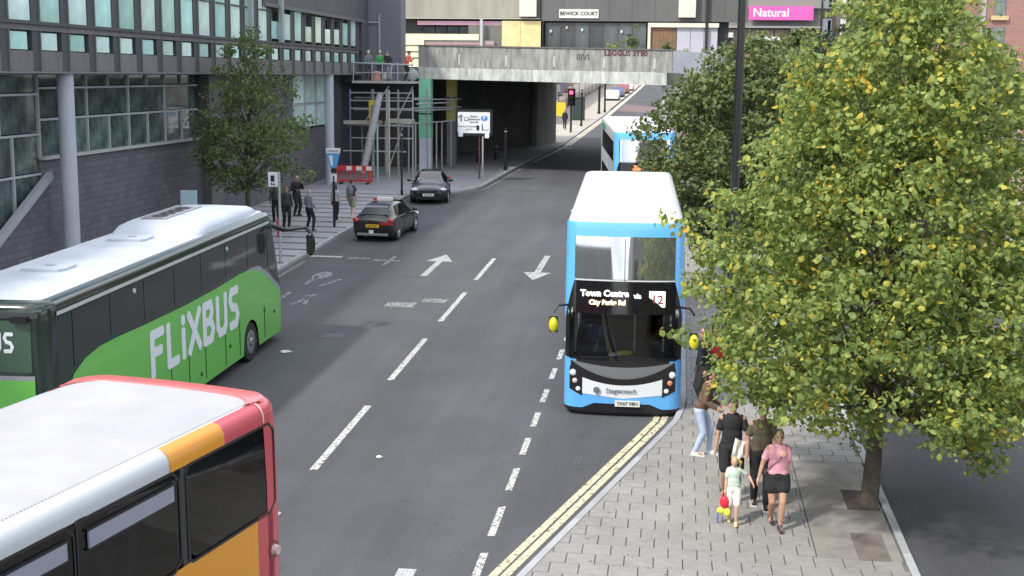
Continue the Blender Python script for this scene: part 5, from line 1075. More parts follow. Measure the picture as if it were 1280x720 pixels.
s.patch('lower_body', 0, s.T, .3, 1.02, .0, WHB if 'WHB' in globals() else WHITE, t)
s.roof('roof', mat('near_roof_white', (.37, .375, .39), .8, nscale=1.3, nam=.09, bump=.06), t, .04)
A_, c_ = s.A, s.c
ue = s.sR(L - .42)   # u = 0
s.patch('red_cant', ue - .80, A_ + c_ * .5, 4.06, 4.278, .006, REDB, t, ds=.05, nzr=8); s.patch('orange_cant', ue - 1.72, ue - .80, 4.06, 4.278, .006, ORB, t, nzr=8)
s.patch('red_end', A_ - .1, 2 * c_ + A_ + s.F + .5, 1.0, 4.278, .008, REDB, t, ds=.05, nzr=30)
s.patch('red_side', ue - .23, A_, 1.0, 3.09, .008, REDB, t); s.patch('orange_side', ue - 2.2, ue - .23, 1.0, 3.075, .006, ORB, t); s.patch('red_side', ue + .2, A_ + .05, 2.9, 4.08, .009, REDB, t)
q = MB()   # raised rim along the roof edge of the red end
pts = [s.P(tt, 4.275, .0) for tt in np.linspace(ue - .1, 2 * c_ + A_ + s.F + .3, 40)]; 
RR = mat('rim_red', (.62, .13, .13), .35, coat=.3)
q.tube(pts, .018, 8); q.build('roof_rim', RR, t, None, True)
# white seam where the red dome joins
s.patch('dome_seam', ue - .05, ue - .02, 4.08, 4.278, .012, mat('seam_pink', (.7, .45, .45), .5), t, nzr=8)
# red band lying on the roof end
V = []; F = []; n = 30
for i in range(n + 1):
    tt = s.A + .02 * s.c + (1.96 * s.c + s.F) * i / n; p = s.P(tt, 4.262, .006); k = .955
    for fx, dy, z in ((.945, .30, 4.29), (.947, .29, 4.302), (.99, .05, 4.296), (1.0, 0, p[2])): V.append((p[0] * fx, p[1] - dy, z))
for i in range(n):
    for j in range(3): F.append((i * 4 + j, i * 4 + j + 1, i * 4 + 5 + j, i * 4 + 4 + j))
q = MB(); q.add(V, F); fixn(q.build('roof_end_band', RR, t, None, True))
for k in range(36): pass
RV = mat('rivet_grey', (.42, .42, .43), .5)
q = MB()
for k in range(230): y = .6 + k * .042; q.cbox((1.09, y, 4.289), (.009, .010, .010))
q.build('rivet_row', RV, t, kind='stuff')
q = MB(); q.cbox((.02, 6.3, 4.322), (.05, .05, .012)); q.build('roof_stud', RV, t)
# upper deck windows: end window with rounded corner, then bays with hopper vents
def rcw(y0_, y1_, z0_, z1_, r_):
    def lo(tt): y = tt + s.rc; d = min(y - y0_, y1_ - y); return z0_ + (r_ - math.sqrt(max(0, r_ * r_ - (r_ - d) ** 2)) if d < r_ else 0)
    def hi(tt): y = tt + s.rc; d = min(y - y0_, y1_ - y); return z1_ - (r_ - math.sqrt(max(0, r_ * r_ - (r_ - d) ** 2)) if d < r_ else 0)
    return s.sR(y0_), s.sR(y1_), lo, hi
yend = L - .27
GN = glass('near_bus_glass', (.30, .33, .36), .03)
for (y0_, y1_) in [(yend - 1.62, yend)] + [(yend - 1.70 - (i + 1) * 1.5, yend - 1.72 - i * 1.5) for i in range(5)]:
    a, b, lo, hi = rcw(y0_, y1_, 3.10, 4.06, .05 if y1_ != yend else .16); s.patch('upper_window', a, b, lo, hi, .003, GN, t, ds=.03, nzr=2)
    # black rubber surround
    q = MB(); lp_ = [(y0_ + .05, 3.07), (y1_ - .14, 3.07), (y1_ - .03, 3.17), (y1_ - .03, 3.95), (y1_ - .13, 4.05), (y0_ + .05, 4.05), (y0_ - .01, 3.99), (y0_ - .01, 3.12)]
    for (a1, b1), (a2, b2) in zip(lp_, lp_[1:] + lp_[:1]): q.bar((1.258, a1, b1), (1.258, a2, b2), .022, .028)
    q.build('window_rubber', BLACK, t)
    if y1_ != yend or True:
        zz = 3.89; 
        if y1_ == yend: q = MB(); q.bar((1.24, y0_ + .75, zz - .06), (1.24, y1_ - .1, zz - .06), .01, .05); q.build('vent_bar', mat('vent_lilac', (.26, .27, .33), .4), t)
        else: q = MB(); q.bar((1.28, y0_ + .12, 3.86), (1.28, y1_ - .14, 3.86), .02, .15); vf = q.build('hopper_vent', mat('vent_lilac', (.26, .27, .33), .4), t); q = MB(); q.bar((1.275, y0_ + .10, 3.945), (1.275, y1_ - .12, 3.945), .03, .02); q.bar((1.275, y0_ + .10, 3.775), (1.275, y1_ - .12, 3.775), .03, .02); q.build('vent_frame', BLACK, vf)
for (y0_, y1_) in [(yend - 1.72 - i * 1.5, yend - 1.59 - i * 1.5) for i in range(6)]: q = MB(); q.box(1.235, 1.262 if y1_ < yend else 1.25, y0_, y1_, 3.03, 4.07); q.build('window_pillar', mat('pillar_dark', (.03, .032, .035), .4), t)
q = MB(); q.box(-1.2, 1.2, .3, L - .3, 2.38, 2.45); q.build('upper_floor', mat('bus_floor', (.08, .08, .09), .8), t)
q = MB(); q.box(-1.22, -1.18, .5, L - .4, 2.5, 4.0); q.box(-1.1, 1.1, L - .42, L - .38, 2.5, 4.0); q.build('inner_lining', mat('lining_blue', (.055, .06, .10), .9, nscale=3, nam=.3), t)
seats(t, [1.0 + .76 * i for i in range(12)], 2.45, mat('seat_navy', (.05, .055, .12), .9, nscale=25, nam=.5))
q = MB()
for i in range(6): q.tube([(.62, 1.4 + i * 1.52, 2.45), (.62, 1.4 + i * 1.52, 4.15)], .02, 8)
q.build('grab_pole', mat('pole_orange', (.5, .13, .05), .4), t)
q = MB(); q.tube([(1.25, L + .0 - .36, 2.63), (1.33, L - .36, 2.63)], [.07, .05], 14); lm = q.build('side_lamp', mat('lamp_pinkwhite', (.55, .40, .38), .3), t, None, True)
q = MB(); q.tube([(1.262, L - .36, 2.63), (1.275, L - .36, 2.63)], .10, 14); q.build('lamp_base', mat('lamp_base_red', (.2, .04, .04), .5), lm)
for sd in (1, -1):
    for yc in (2.6, 8.2): wheel(t, sd * 1.24, yc, .48, .3, sd)
q = MB(); q.box(-1.1, 1.1, .4, L - .5, .25, 1.0); q.build('chassis', BLACK, t)
s.patch('lower_window', s.sR(1), s.sR(L - 1), 1.45, 2.35, .012, DKGLASS, t, ds=.4)

# ------------------------------------------------------------ cars
def car(label, x, y, rz, prof, L, W, paint, plate, plate_txt, taxi=False, light=None, slant='hatch'):
    t = thing('parked_car', label, 'car', (x, y, gz(y)), rz, None, True)
    # stations along the length (0 rear -> L front): half width, belt height, roof height, roof half width
    st = prof['st']; V = []; F = []; n = 13; ns = len(st)
    for (yy_, hw, zb, zt, rw, z0) in st:
        green = zt > zb + .04
        pts = [(hw * .86, z0), (hw * .975, z0 + .10), (hw, z0 + .26), (hw * .995, zb * .70 + z0 * .3), (hw * .955, zb - .03), (hw * .90, zb + .0), (rw if green else hw * .55, zt - .05 if green else zt - .0), (rw * .80 if green else hw * .3, zt - .005 if green else zt + .008), (0, zt + .02)]
        full = pts + [(-a, b) for a, b in pts[-2::-1]]
        V += [(a, yy_, b) for a, b in full]
    m_ = 17
    for i in range(ns - 1):
        for j in range(m_ - 1): F.append((i * m_ + j, i * m_ + j + 1, (i + 1) * m_ + j + 1, (i + 1) * m_ + j))
    q = MB(); q.add(V, F); q.add([V[k] for k in range(m_)], [tuple(range(m_))]); q.add([V[(ns - 1) * m_ + k] for k in range(m_)], [tuple(range(m_ - 1, -1, -1))])
    q.add([(a, b, .22) for a, b in ((-W * .42, .15), (W * .42, .15), (W * .42, L - .15), (-W * .42, L - .15))], [(0, 1, 2, 3)])
    o = q.build('body', paint, t)
    bm = bmesh.new(); bm.from_mesh(o.data); bmesh.ops.remove_doubles(bm, verts=bm.verts, dist=.001); bmesh.ops.recalc_face_normals(bm, faces=bm.faces); bm.to_mesh(o.data); bm.free()
    sb = o.modifiers.new('s', 'SUBSURF'); sb.levels = 2; sb.render_levels = 2
    # wheel wells cut out of the body
    cut = MB()
    for yc in prof['wh']:
        for sd in (-1, 1): cut.tube([(sd * (W / 2 - .26), yc, .33), (sd * (W / 2 + .2), yc, .33)], .40, 24)
    co = fixn(cut.build('cut', BLACK)); bo = o.modifiers.new('b', 'BOOLEAN'); bo.operation = 'DIFFERENCE'; bo.object = co; bo.solver = 'EXACT'
    dg = bpy.context.evaluated_depsgraph_get(); me = bpy.data.meshes.new_from_object(o.evaluated_get(dg)); o.modifiers.clear(); o.data = me; bpy.data.objects.remove(co)
    me.polygons.foreach_set('use_smooth', [True] * len(me.polygons)); me.set_sharp_from_angle(angle=R(35))
    me.materials.clear(); me.materials.append(paint)
    for yc in prof['wh']:
        for sd in (-1, 1): wheel(t, sd * (W / 2 - .02), yc, .325, .22, sd, mat('alloy', (.42, .43, .45), .35, .6))
    # glazing quads laid proud of the greenhouse
    def sec(yy_):
        for a, b in zip(st[:-1], st[1:]):
            if a[0] <= yy_ <= b[0]: k = (yy_ - a[0]) / (b[0] - a[0]); return [a[i] + (b[i] - a[i]) * k for i in range(6)]
        return st[-1]
    def side_pane(name, y0_, y1_, y2_, y3_, sd):  # bottom y0..y1, top y2..y3
        q = MB(); pts = []
        for yb_, ytp in ((y0_, y2_), (y1_, y3_)):
            sb_, st_ = sec(yb_), sec(ytp); pts.append((sd * (sb_[1] * .905 + .004), yb_, sb_[2] + .02)); pts.append((sd * (st_[4] + .022), ytp, st_[3] - .085))
        q.add([pts[0], pts[2], pts[3], pts[1]], [(0, 1, 2, 3)]); q.add([(a - sd * .02, b, c) for a, b, c in (pts[0], pts[2], pts[3], pts[1])], [(3, 2, 1, 0)]); return q.build(name, DKGLASS, t)
    for sd in (-1, 1):
        for pn in prof['panes']: side_pane('side_window', *pn, sd)
    for nm, (y0_, y1_) in (('rear_window', prof['rw']), ('windscreen', prof['ws'])):
        q = MB(); V = []; k = 8; off = .022
        for i in range(k + 1):
            yy_ = y0_ + (y1_ - y0_) * i / k; sc_ = sec(yy_); up = .012
            for fx in (-.96, -.7, 0, .7, .96): V.append((fx * (sc_[4] if sc_[3] > sc_[2] + .1 else sc_[1] * .86) * .93, yy_ - (off if nm == 'rear_window' else -off), sc_[3] + up + .012 * (1 - abs(fx))))
        q.add(V, [(i * 5 + j, i * 5 + j + 1, (i + 1) * 5 + j + 1, (i + 1) * 5 + j) for i in range(k) for j in range(4)]); fixn(q.build(nm, mat('car_glass', (.02, .028, .035), .05, spec=.6), t, None, True))
    # lamps, plates, bumpers, mirrors, handles, door gaps
    rl = mat('tail_red', (.42, .015, .02), .25, coat=.4); hl = mat('head_lens', (.55, .58, .62), .12, spec=.9)
    for sd in (-1, 1):
        q = MB(); q.ell((sd * (W / 2 - .17), .10, prof['tail_z']), (.15, .09, .10), 12, 6); q.build('tail_lamp', rl, t, None, True)
        q = MB(); q.ell((sd * (W / 2 - .25), L - .22, prof['head_z']), (.19, .16, .09), 12, 6); q.build('headlamp', hl, t, None, True)
        q = MB(); q.ell((sd * (W / 2 + .10), prof['ws'][0] - .05 + .35, prof['st'][4][2] + .08), (.10, .06, .075), 10, 6); mm = q.build('door_mirror', paint, t, None, True)
        q = MB(); q.bar((sd * (W / 2 - .08), prof['ws'][0] + .3, prof['st'][4][2] + .03), (sd * (W / 2 + .06), prof['ws'][0] + .3, prof['st'][4][2] + .06), .04); q.build('mirror_stalk', BLACK, mm)
        for yy_ in prof['handles']: q = MB(); q.cbox((sd * (W / 2 - .012), yy_, prof['st'][4][2] - .14), (.03, .18, .03)); q.build('door_handle', paint, t)
        for yy_ in prof['gaps']: q = MB(); q.cbox((sd * (W / 2 - .006), yy_, .58), (.012, .012, .55)); q.build('door_gap', BLACK, t)
    yr = -.02; q = MB(); q.box(-.27, .27, yr - .03, yr + .03, prof['pz'], prof['pz'] + .12); q.build('number_plate', mat('plate_yellow', (.75, .48, .02), .4) , t); text(plate_txt, .085, SK, 'plate_lettering', t, frame((0, yr - .034, prof['pz'] + .06), (1, 0, 0), (0, 0, 1)), bold=.002)
    q = MB(); q.box(-.27, .27, L - .03, L + .03, .42, .54); q.build('number_plate', mat('plate_white', (.72, .73, .68), .4), t); text(plate_txt, .085, SK, 'plate_lettering', t, frame((0, L + .034, .48), (-1, 0, 0), (0, 0, 1)), bold=.002)
    q = MB(); q.box(-W * .36, W * .36, -.01, .05, .27, .37); q.build('rear_valance', mat('valance_silver', (.25, .25, .26), .4), t)
    q = MB(); q.box(-W * .3, W * .3, L - .06, L + .01, .26, .38); q.box(-W * .25, W * .25, L - .05, L + .012, .60, .70); q.build('front_grille', BLACK, t)
    return t
# st: y, half width, belt z, top z, roof half width, underside z
hatch = dict(st=[(0.0, .74, .74, .76, .6, .34), (.05, .83, .88, .92, .62, .26), (.22, .87, .97, 1.02, .60, .22), (.62, .885, .97, 1.34, .56, .20), (1.1, .89, .96, 1.45, .56, .20), (1.9, .89, .94, 1.47, .57, .20), (2.5, .89, .93, 1.42, .56, .20), (3.15, .885, .92, 1.00, .60, .20), (3.7, .86, .82, .86, .55, .21), (4.05, .78, .70, .73, .5, .24), (4.18, .62, .56, .58, .4, .30)],
             wh=(.78, 3.38), rw=(.28, .98), ws=(2.45, 3.1), panes=[(.95, 1.55, 1.1, 1.55), (1.6, 2.9, 1.6, 2.45)], tail_z=.86, head_z=.70, pz=.60, handles=(1.5, 2.3), gaps=(1.58, 2.9))
c1 = car('black hatchback taxi seen from behind with a yellow rear plate, parked at the left kerb', -12.0, 50.4, R(-4), hatch, 4.2, 1.78, mat('car_black', (.010, .009, .010), .25, coat=.5), 'y', 'NA12 KEV')
q = MB(); q.cbox((0, 1.75, 1.54), (.62, .22, .13)); o = q.build('roof_sign', mat('roofsign_white', (.75, .74, .7), .4), c1); q = MB(); q.cbox((-.36, 1.75, 1.53), (.22, .20, .10)); q.build('roof_sign_end', mat('roofsign_red', (.5, .06, .05), .4), c1)
q = MB(); q.cbox((-.05, -.03, .42), (.18, .02, .14)); q.build('licence_disc', SW, c1); q = MB(); q.box(.3, .8, -.01, .045, .70, .80); q.build('red_reflector', mat('tail_red', (.42, .015, .02), .25), c1)
sal = dict(st=[(0.0, .74, .72, .75, .6, .34), (.06, .84, .92, .95, .62, .26), (.5, .89, .98, 1.02, .62, .22), (.95, .90, .97, 1.28, .56, .20), (1.5, .905, .96, 1.44, .56, .20), (2.2, .905, .95, 1.46, .57, .20), (2.75, .90, .94, 1.40, .56, .20), (3.45, .90, .93, 1.00, .62, .20), (4.0, .87, .85, .90, .56, .21), (4.35, .80, .72, .75, .5, .24), (4.5, .62, .56, .58, .4, .30)],
           wh=(.85, 3.62), rw=(.62, 1.45), ws=(2.7, 3.4), panes=[(1.05, 1.8, 1.4, 1.8), (1.86, 3.15, 1.86, 2.65)], tail_z=.88, head_z=.72, pz=.62, handles=(1.6, 2.5), gaps=(1.84, 3.1))
c2 = car('dark grey blue saloon facing the camera at the end of the left kerb bay', -12.72, 67.1, PI + R(8), sal, 4.6, 1.92, mat('car_darkblue', (.012, .014, .022), .3, coat=.4), 'w', 'NK61 ZPT')
q = MB(); q.cbox((.45, 3.2, 1.10), (.3, .06, .14)); q.build('windscreen_glint', SW, c2)  # white block standing in for a reflection on the windscreen

# ------------------------------------------------------------ people
def remesh(name, shapes, vox, M, parent, sm=3, flat=None):
    q = MB()
    for s_ in shapes:
        if s_[0] == 'c': q.capsule(s_[1], s_[2], s_[3], s_[4], 10)
        elif s_[0] == 'e': 
            k = MB(); k.ell((0, 0, 0), s_[2], 14, 9); rot = s_[3] if len(s_) > 3 else Matrix.Identity(3); q.add([rot @ Vector(v) + Vector(s_[1]) for v in k.v], k.f)
    o = fixn(q.build('tmp', M)); 
    r_ = o.modifiers.new('r', 'REMESH'); r_.mode = 'VOXEL'; r_.voxel_size = vox
    if sm: s2_ = o.modifiers.new('s', 'SMOOTH'); s2_.iterations = sm; s2_.factor = .5
    dg = bpy.context.evaluated_depsgraph_get(); me = bpy.data.meshes.new_from_object(o.evaluated_get(dg)); bpy.data.objects.remove(o)
    me.polygons.foreach_set('use_smooth', [True] * len(me.polygons)); me.materials.clear(); me.materials.append(M); me.name = name
    return link(name, me, parent)
def ik(a, b, l1, l2, bend):
    a, b = Vector(a), Vector(b); d = b - a; D = min(d.length, (l1 + l2) * .995); d = d.normalized(); k = (D * D + l1 * l1 - l2 * l2) / (2 * D); h = math.sqrt(max(0, l1 * l1 - k * k))
    bd_ = Vector(bend); bd_ = (bd_ - d * bd_.dot(d)); bd_ = bd_.normalized() if bd_.length > 1e-4 else Vector((0, 1, 0)); return a + d * k + bd_ * h, a + d * D
SKIN = {k: mat('skin_' + k, c, .55, nscale=30, nam=.05) for k, c in (('pale', (.58, .36, .27)), ('mid', (.44, .25, .17)), ('dark', (.16, .09, .06)))}
def cloth(name, c, nam=.12): return mat('cloth_' + name, c, .9, nscale=14, nam=nam, bump=.25, bscale=40)
def person(label, x, y, face, H=1.7, feet=((-.1, .1), (.1, -.1)), hands=None, skin='pale', top=('grey', (.3, .3, .3)), sleeve='long', bottom=('dark', (.03, .03, .04)), legs='trousers', shoes=(.05, .05, .05), hair=(.05, .035, .025), hairstyle='short', vox=.014, lean=0.0, z=None, head=(0, 0), build_=1.0, group=None, shoe_h=0, cap=None, eyes=False):
    """face = heading in degrees, 0 looks away from the camera, 180 looks towards it; local +y is forward"""
    g = (gz(y) + .118) if z is None else z
    t = thing('person', label, 'person', (x, y, g), R(-face), group); W = build_
    s = H / 1.7
    pel = Vector((0, 0, .92 * s)); ch = Vector((0, lean * .35, 1.30 * s)); nk = Vector((0, lean * .5, 1.46 * s)); hd = nk + Vector((head[0] * .1, .02 + head[1] * .1, .135 * s)); 
    sk = SKIN[skin]; B = []; sh = []; legp = []
    for i, sd in enumerate((-1, 1)):
        fx, fy = feet[i][0], feet[i][1]; fz = feet[i][2] if len(feet[i]) > 2 else 0
        hip = pel + Vector((sd * .095 * s * W, 0, -.03)); ank = Vector((fx, fy, .085 * s + fz)); kn, ank = ik(hip, ank, .425 * s, .42 * s, (0, 1, 0)); legp.append((hip, kn, ank))
        toe = ank + Vector((sd * .015, .13 * s, -.045 * s)); heel = ank + Vector((0, -.035 * s, -.04 * s))
        B += [('c', hip, kn, .085 * s * W, .057 * s * W), ('c', kn, kn.lerp(ank, .35), .055 * s * W, .057 * s * W), ('c', kn.lerp(ank, .35), ank, .056 * s * W, .037 * s), ('c', heel, toe, .037 * s, .033 * s), ('c', ank, heel, .037 * s, .036 * s)]
    B += [('e', pel + Vector((0, 0, .02)), (.158 * s * W, .112 * s * W, .13 * s)), ('e', pel.lerp(ch, .5), (.132 * s * W, .10 * s * W, .20 * s)), ('e', ch, (.150 * s * W, .105 * s * W, .20 * s)), ('c', nk + Vector((-.1 * s * W, 0, -.05 * s)), nk + Vector((.1 * s * W, 0, -.05 * s)), .05 * s, .05 * s), ('c', nk + Vector((0, 0, -.06)), hd + Vector((0, -.005, -.04)), .052 * s, .048 * s)]
    # head with brow, cheeks, nose, chin and ears
    hr = .1 * s
    B += [('e', hd + Vector((0, -.012 * s, .02 * s)), (.076 * s, .094 * s, .098 * s)), ('e', hd + Vector((0, .026 * s, -.04 * s)), (.057 * s, .060 * s, .072 * s)), ('c', hd + Vector((0, .085 * s, .005 * s)), hd + Vector((0, .104 * s, -.028 * s)), .010 * s, .015 * s), ('e', hd + Vector((0, .07 * s, -.088 * s)), (.026 * s, .02 * s, .018 * s)), ('e', hd + Vector((0, .080 * s, -.056 * s)), (.026 * s, .014 * s, .010 * s)), ('e', hd + Vector((-.077 * s, -.005, -.015 * s)), (.012, .022 * s, .033 * s)), ('e', hd + Vector((.077 * s, -.005, -.015 * s)), (.012, .022 * s, .033 * s))]
    if hands is None: hands = ((-.26, .06, .82), (.26, .06, .82))
    armp = []
    for i, sd in enumerate((-1, 1)):
        shd = nk + Vector((sd * .155 * s * W, 0, -.075 * s)); hx = Vector(hands[i][:3]); hx = Vector((hx.x, hx.y, hx.z)) * s
        el, wr = ik(shd, hx, .28 * s, .25 * s, (sd * .35, -1, -.1)); armp.append((shd, el, wr))
        B += [('c', shd, el, .048 * s * W, .038 * s * W), ('c', el, el.lerp(wr, .3), .037 * s, .038 * s), ('c', el.lerp(wr, .3), wr, .038 * s, .025 * s)]
        d = (wr - el).normalized(); a = Vector((0, 1, 0)); a = (a - d * a.dot(d)).normalized(); nrm = d.cross(a) * sd
        pm = wr + d * .05 * s; B += [('c', wr, pm, .026 * s, .030 * s), ('c', pm + a * .02 * s, pm - a * .022 * s, .021 * s, .02 * s), ('c', pm + d * .03 * s + a * .02 * s, pm + d * .03 * s - a * .022 * s, .018 * s, .017 * s)]
        fr_ = max(.0085 * s, vox * .72)
        for k, (off, ln) in enumerate(((.030, .068), (.011, .078), (-.010, .072), (-.030, .056))):
            p0 = pm + d * .035 * s + a * off * s; p1 = p0 + d * ln * .55 * s - nrm * .012 * s; p2 = p1 + (d * .6 - nrm * .8).normalized() * ln * .45 * s
            B += [('c', p0, p1, fr_, fr_ * .95), ('c', p1, p2, fr_ * .95, fr_ * .85)]
        th0 = wr + d * .02 * s + a * .024 * s; th1 = th0 + (d * .6 + a * .7).normalized() * .035 * s; th2 = th1 + (d * .9 + a * .2 - nrm * .3).normalized() * .03 * s; B += [('c', th0, th1, fr_ * 1.15, fr_ * 1.05), ('c', th1, th2, fr_ * 1.05, fr_ * .9)]
    remesh('body', B, vox, sk, t)
    # top
    e = .010 * s + vox * .35
    T_ = [('e', pel.lerp(ch, .5) + Vector((0, 0, -.02)), (.142 * s * W + e, .105 * s * W + e, .23 * s)), ('e', ch, (.150 * s * W + e, .105 * s * W + e, .195 * s)), ('c', nk + Vector((-.115 * s * W, 0, -.065 * s)), nk + Vector((.115 * s * W, 0, -.065 * s)), .052 * s + e * .6, .052 * s + e * .6), ('c', pel + Vector((-.06 * s * W, 0, .06)), pel + Vector((.06 * s * W, 0, .06)), .10 * s * W + e * .7, .10 * s * W + e * .7)]
    for shd, el, wr in armp:
        if sleeve == 'long': T_ += [('c', shd, el, .052 * s * W + e, .042 * s * W + e), ('c', el, wr.lerp(el, .08), .042 * s * W + e, .032 * s + e * .6)]
        elif sleeve == 'short': T_ += [('c', shd, shd.lerp(el, .62), .040 * s * W + e * .5, .047 * s * W + e * .8)]
        else: T_ += [('c', shd, shd.lerp(el, .12), .05 * s, .05 * s)]
    if sleeve == 'long' and legs == 'coat': T_ += [('c', pel + Vector((-.05, 0, -.1)), pel + Vector((.05, 0, -.1)), .13 * s * W, .13 * s * W)]
    remesh('jacket' if sleeve == 'long' else 'shirt', T_, vox, cloth(*top), t, 4)
    # bottom
    Bt = [('e', pel + Vector((0, 0, -.01)), (.168 * s * W + e * .8, .118 * s * W + e * .8, .13 * s))]
    for hip, kn, ank in legp:
        if legs in ('trousers', 'coat'): Bt += [('c', hip, kn, .09 * s * W + e * .5, .066 * s * W + e * .5), ('c', kn, ank + Vector((0, 0, .02)), .066 * s * W + e * .5, .052 * s + e * .5)]
        elif legs == 'shorts': Bt += [('c', hip, hip.lerp(kn, .82), .094 * s * W + e * .6, .082 * s * W + e * .8)]
        elif legs == 'skirt': Bt += [('c', hip, hip.lerp(kn, .42), .10 * s * W + e, .105 * s * W + e), ('c', pel + Vector((0, 0, -.05)), hip.lerp(kn, .40) * .5 + legp[0][0].lerp(legp[0][1], .4) * .25 + legp[1][0].lerp(legp[1][1], .4) * .25, .11 * s * W, .11 * s * W)]
    remesh({'trousers': 'trousers', 'coat': 'trousers', 'shorts': 'shorts', 'skirt': 'skirt'}[legs], Bt, vox, cloth(*bottom), t, 3)
    for hip, kn, ank in legp:
        heel = ank + Vector((0, -.04 * s, -.048 * s)); toe = ank + Vector((0, .14 * s, -.052 * s))
        shm = mat('shoe_%.2f_%.2f_%.2f' % shoes, shoes, .6); o = remesh('shoe', [('c', heel, toe, .046 * s, .04 * s), ('c', ank + Vector((0, 0, -.005)), heel, .048 * s, .044 * s)], vox, shm, t, 2)
        if shoe_h: q = MB(); q.cbox(heel.lerp(toe, .5) + Vector((0, 0, -.038)), (.10, .29, .03)); q.build('sole', mat('sole_white', (.65, .65, .65), .7), o)
    HM = mat('hair_%.2f_%.2f' % (hair[0], hair[1]), hair, .6, nscale=40, nam=.3)
    if hairstyle != 'bald':
        Hs = [('e', hd + Vector((0, -.030 * s, .038 * s)), (.084 * s, .092 * s, .090 * s)), ('e', hd + Vector((0, -.055 * s, .0)), (.076 * s, .06 * s, .09 * s))]
        if hairstyle == 'long': Hs += [('c', hd + Vector((0, -.075 * s, 0)), nk + Vector((0, -.10 * s, -.10 * s)), .07 * s, .055 * s), ('c', hd + Vector((-.07 * s, -.01, .01)), nk + Vector((-.085 * s, -.02, -.04 * s)), .026 * s, .022 * s), ('c', hd + Vector((.07 * s, -.01, .01)), nk + Vector((.085 * s, -.02, -.04 * s)), .026 * s, .022 * s)]
        if hairstyle == 'ponytail': Hs += [('c', hd + Vector((-.03, -.09 * s, .04 * s)), hd + Vector((-.10, -.12 * s, -.02)), .035 * s, .04 * s), ('c', hd + Vector((-.10, -.12 * s, -.02)), nk + Vector((-.12 * s, -.08, -.07 * s)), .038 * s, .02 * s)]
        remesh('hair', Hs, min(vox, .012), HM, t, 2)
    if cap: q = MB(); q.ell(hd + Vector((0, -.005, .05 * s)), (.092 * s, .108 * s, .085 * s), 14, 8); q.ell(hd + Vector((0, .09 * s, .045 * s)), (.07 * s, .06 * s, .012), 12, 4); q.build('helmet', mat('cap_%.2f_%.2f' % cap[:2], cap, .4), t, None, True)
    if eyes:
        for sd in (-1, 1):
            q = MB(); q.ell(hd + Vector((sd * .030 * s, .080 * s, .004 * s)), (.013 * s, .008 * s, .008 * s), 8, 5); q.build('eye', mat('eye_dark', (.02, .015, .012), .2), t)
            q = MB(); q.ell(hd + Vector((sd * .031 * s, .083 * s, .024 * s)), (.020 * s, .007 * s, .005 * s), 8, 4); q.build('eyebrow', HM, t)
        q = MB(); q.ell(hd + Vector((0, .092 * s, -.056 * s)), (.020 * s, .006 * s, .006 * s), 8, 4); q.build('lips', mat('lips', (.38, .13, .12), .5), t)
    t['_'] = 0; del t['_']
    return t, dict(hd=hd, nk=nk, ch=ch, pel=pel, arm=armp, leg=legp, s=s)
V3 = .010
# foreground group on the block paving
w, j = person('woman in a pink t-shirt and black skirt holding a small girl by the hand', 1.80, 20.98, 176, 1.66, ((-.05, .16), (.06, -.17, .05)), ((-.17, .03, .82), (.36, .10, .78)), 'mid', ('pink', (.78, .38, .44)), 'short', ('black', (.02, .02, .022)), 'skirt', (.06, .05, .05), (.07, .055, .05), 'short', V3, eyes=True, build_=1.08)
s_ = j['s']; q = MB(); q.bar(j['nk'] + Vector((-.13, .02, .0)), j['ch'] + Vector((-.02, .145, -.05)), .03, .01); q.bar(j['ch'] + Vector((-.02, .148, -.05)), j['pel'] + Vector((.19, .06, .10)), .03, .01); q.build('bag_strap', mat('strap_mauve', (.16, .07, .09), .7), w)
q = MB(); q.ell(j['ch'] + Vector((-.06, .130, .03)), (.05, .015, .06), 12, 6); q.build('print', mat('print_peach', (.75, .42, .30), .8), w, None, True)
q = MB(); q.ell(j['pel'] + Vector((.21, -.02, .04)), (.05, .10, .08), 10, 6); tag(q.build('shoulder_bag', mat('bag_dark', (.04, .03, .035), .6), None, None, True), 'small dark bag on the hip of the woman in pink', 'bag').matrix_world = Matrix.Translation(w.location) @ Matrix.Rotation(w.rotation_euler.z, 4, 'Z')
g_, jg = person('small blonde girl in a mint top and white shorts walking with the woman in pink', 1.10, 21.05, 184, 1.14, ((-.06, .10), (.05, -.12)), ((-.46, .10, 1.10), (.22, .10, .66)), 'pale', ('mint', (.50, .62, .52)), 'short', ('white', (.68, .66, .60)), 'shorts', (.66, .64, .30), (.62, .42, .14), 'ponytail', .008, eyes=True)
# things the girl carries: a red bag over a yellow and blue one
hp = Matrix.Translation(g_.location) @ Matrix.Rotation(g_.rotation_euler.z, 4, 'Z') @ jg['arm'][1][2]
q = MB(); q.ell((0, 0, -.20), (.085, .06, .11), 12, 8); q.tube([(-.05, 0, -.11), (-.03, 0, -.02), (.03, 0, -.02), (.05, 0, -.11)], .008, 6); tag(q.build('toy_bag', mat('bag_red', (.70, .02, .05), .5), None, hp, True), 'bright red round bag hanging from the little girl\'s hand', 'bag')
q = MB(); q.ell((-.06, .02, -.36), (.07, .05, .06), 10, 6); q.ell((.05, .0, -.38), (.06, .05, .08), 10, 6); tag(q.build('toy_shoes', mat('toy_yellow', (.68, .72, .08), .5), None, hp, True), 'fluorescent yellow pair of toy shoes dangling under the red bag', 'shoes')
q = MB(); q.bar((-.10, .02, -.38), (-.11, .02, -.56), .04, .02); tag(q.build('toy_strap', mat('toy_blue', (.05, .09, .4), .5), None, hp), 'short blue strap trailing below the yellow toy shoes', 'strap')
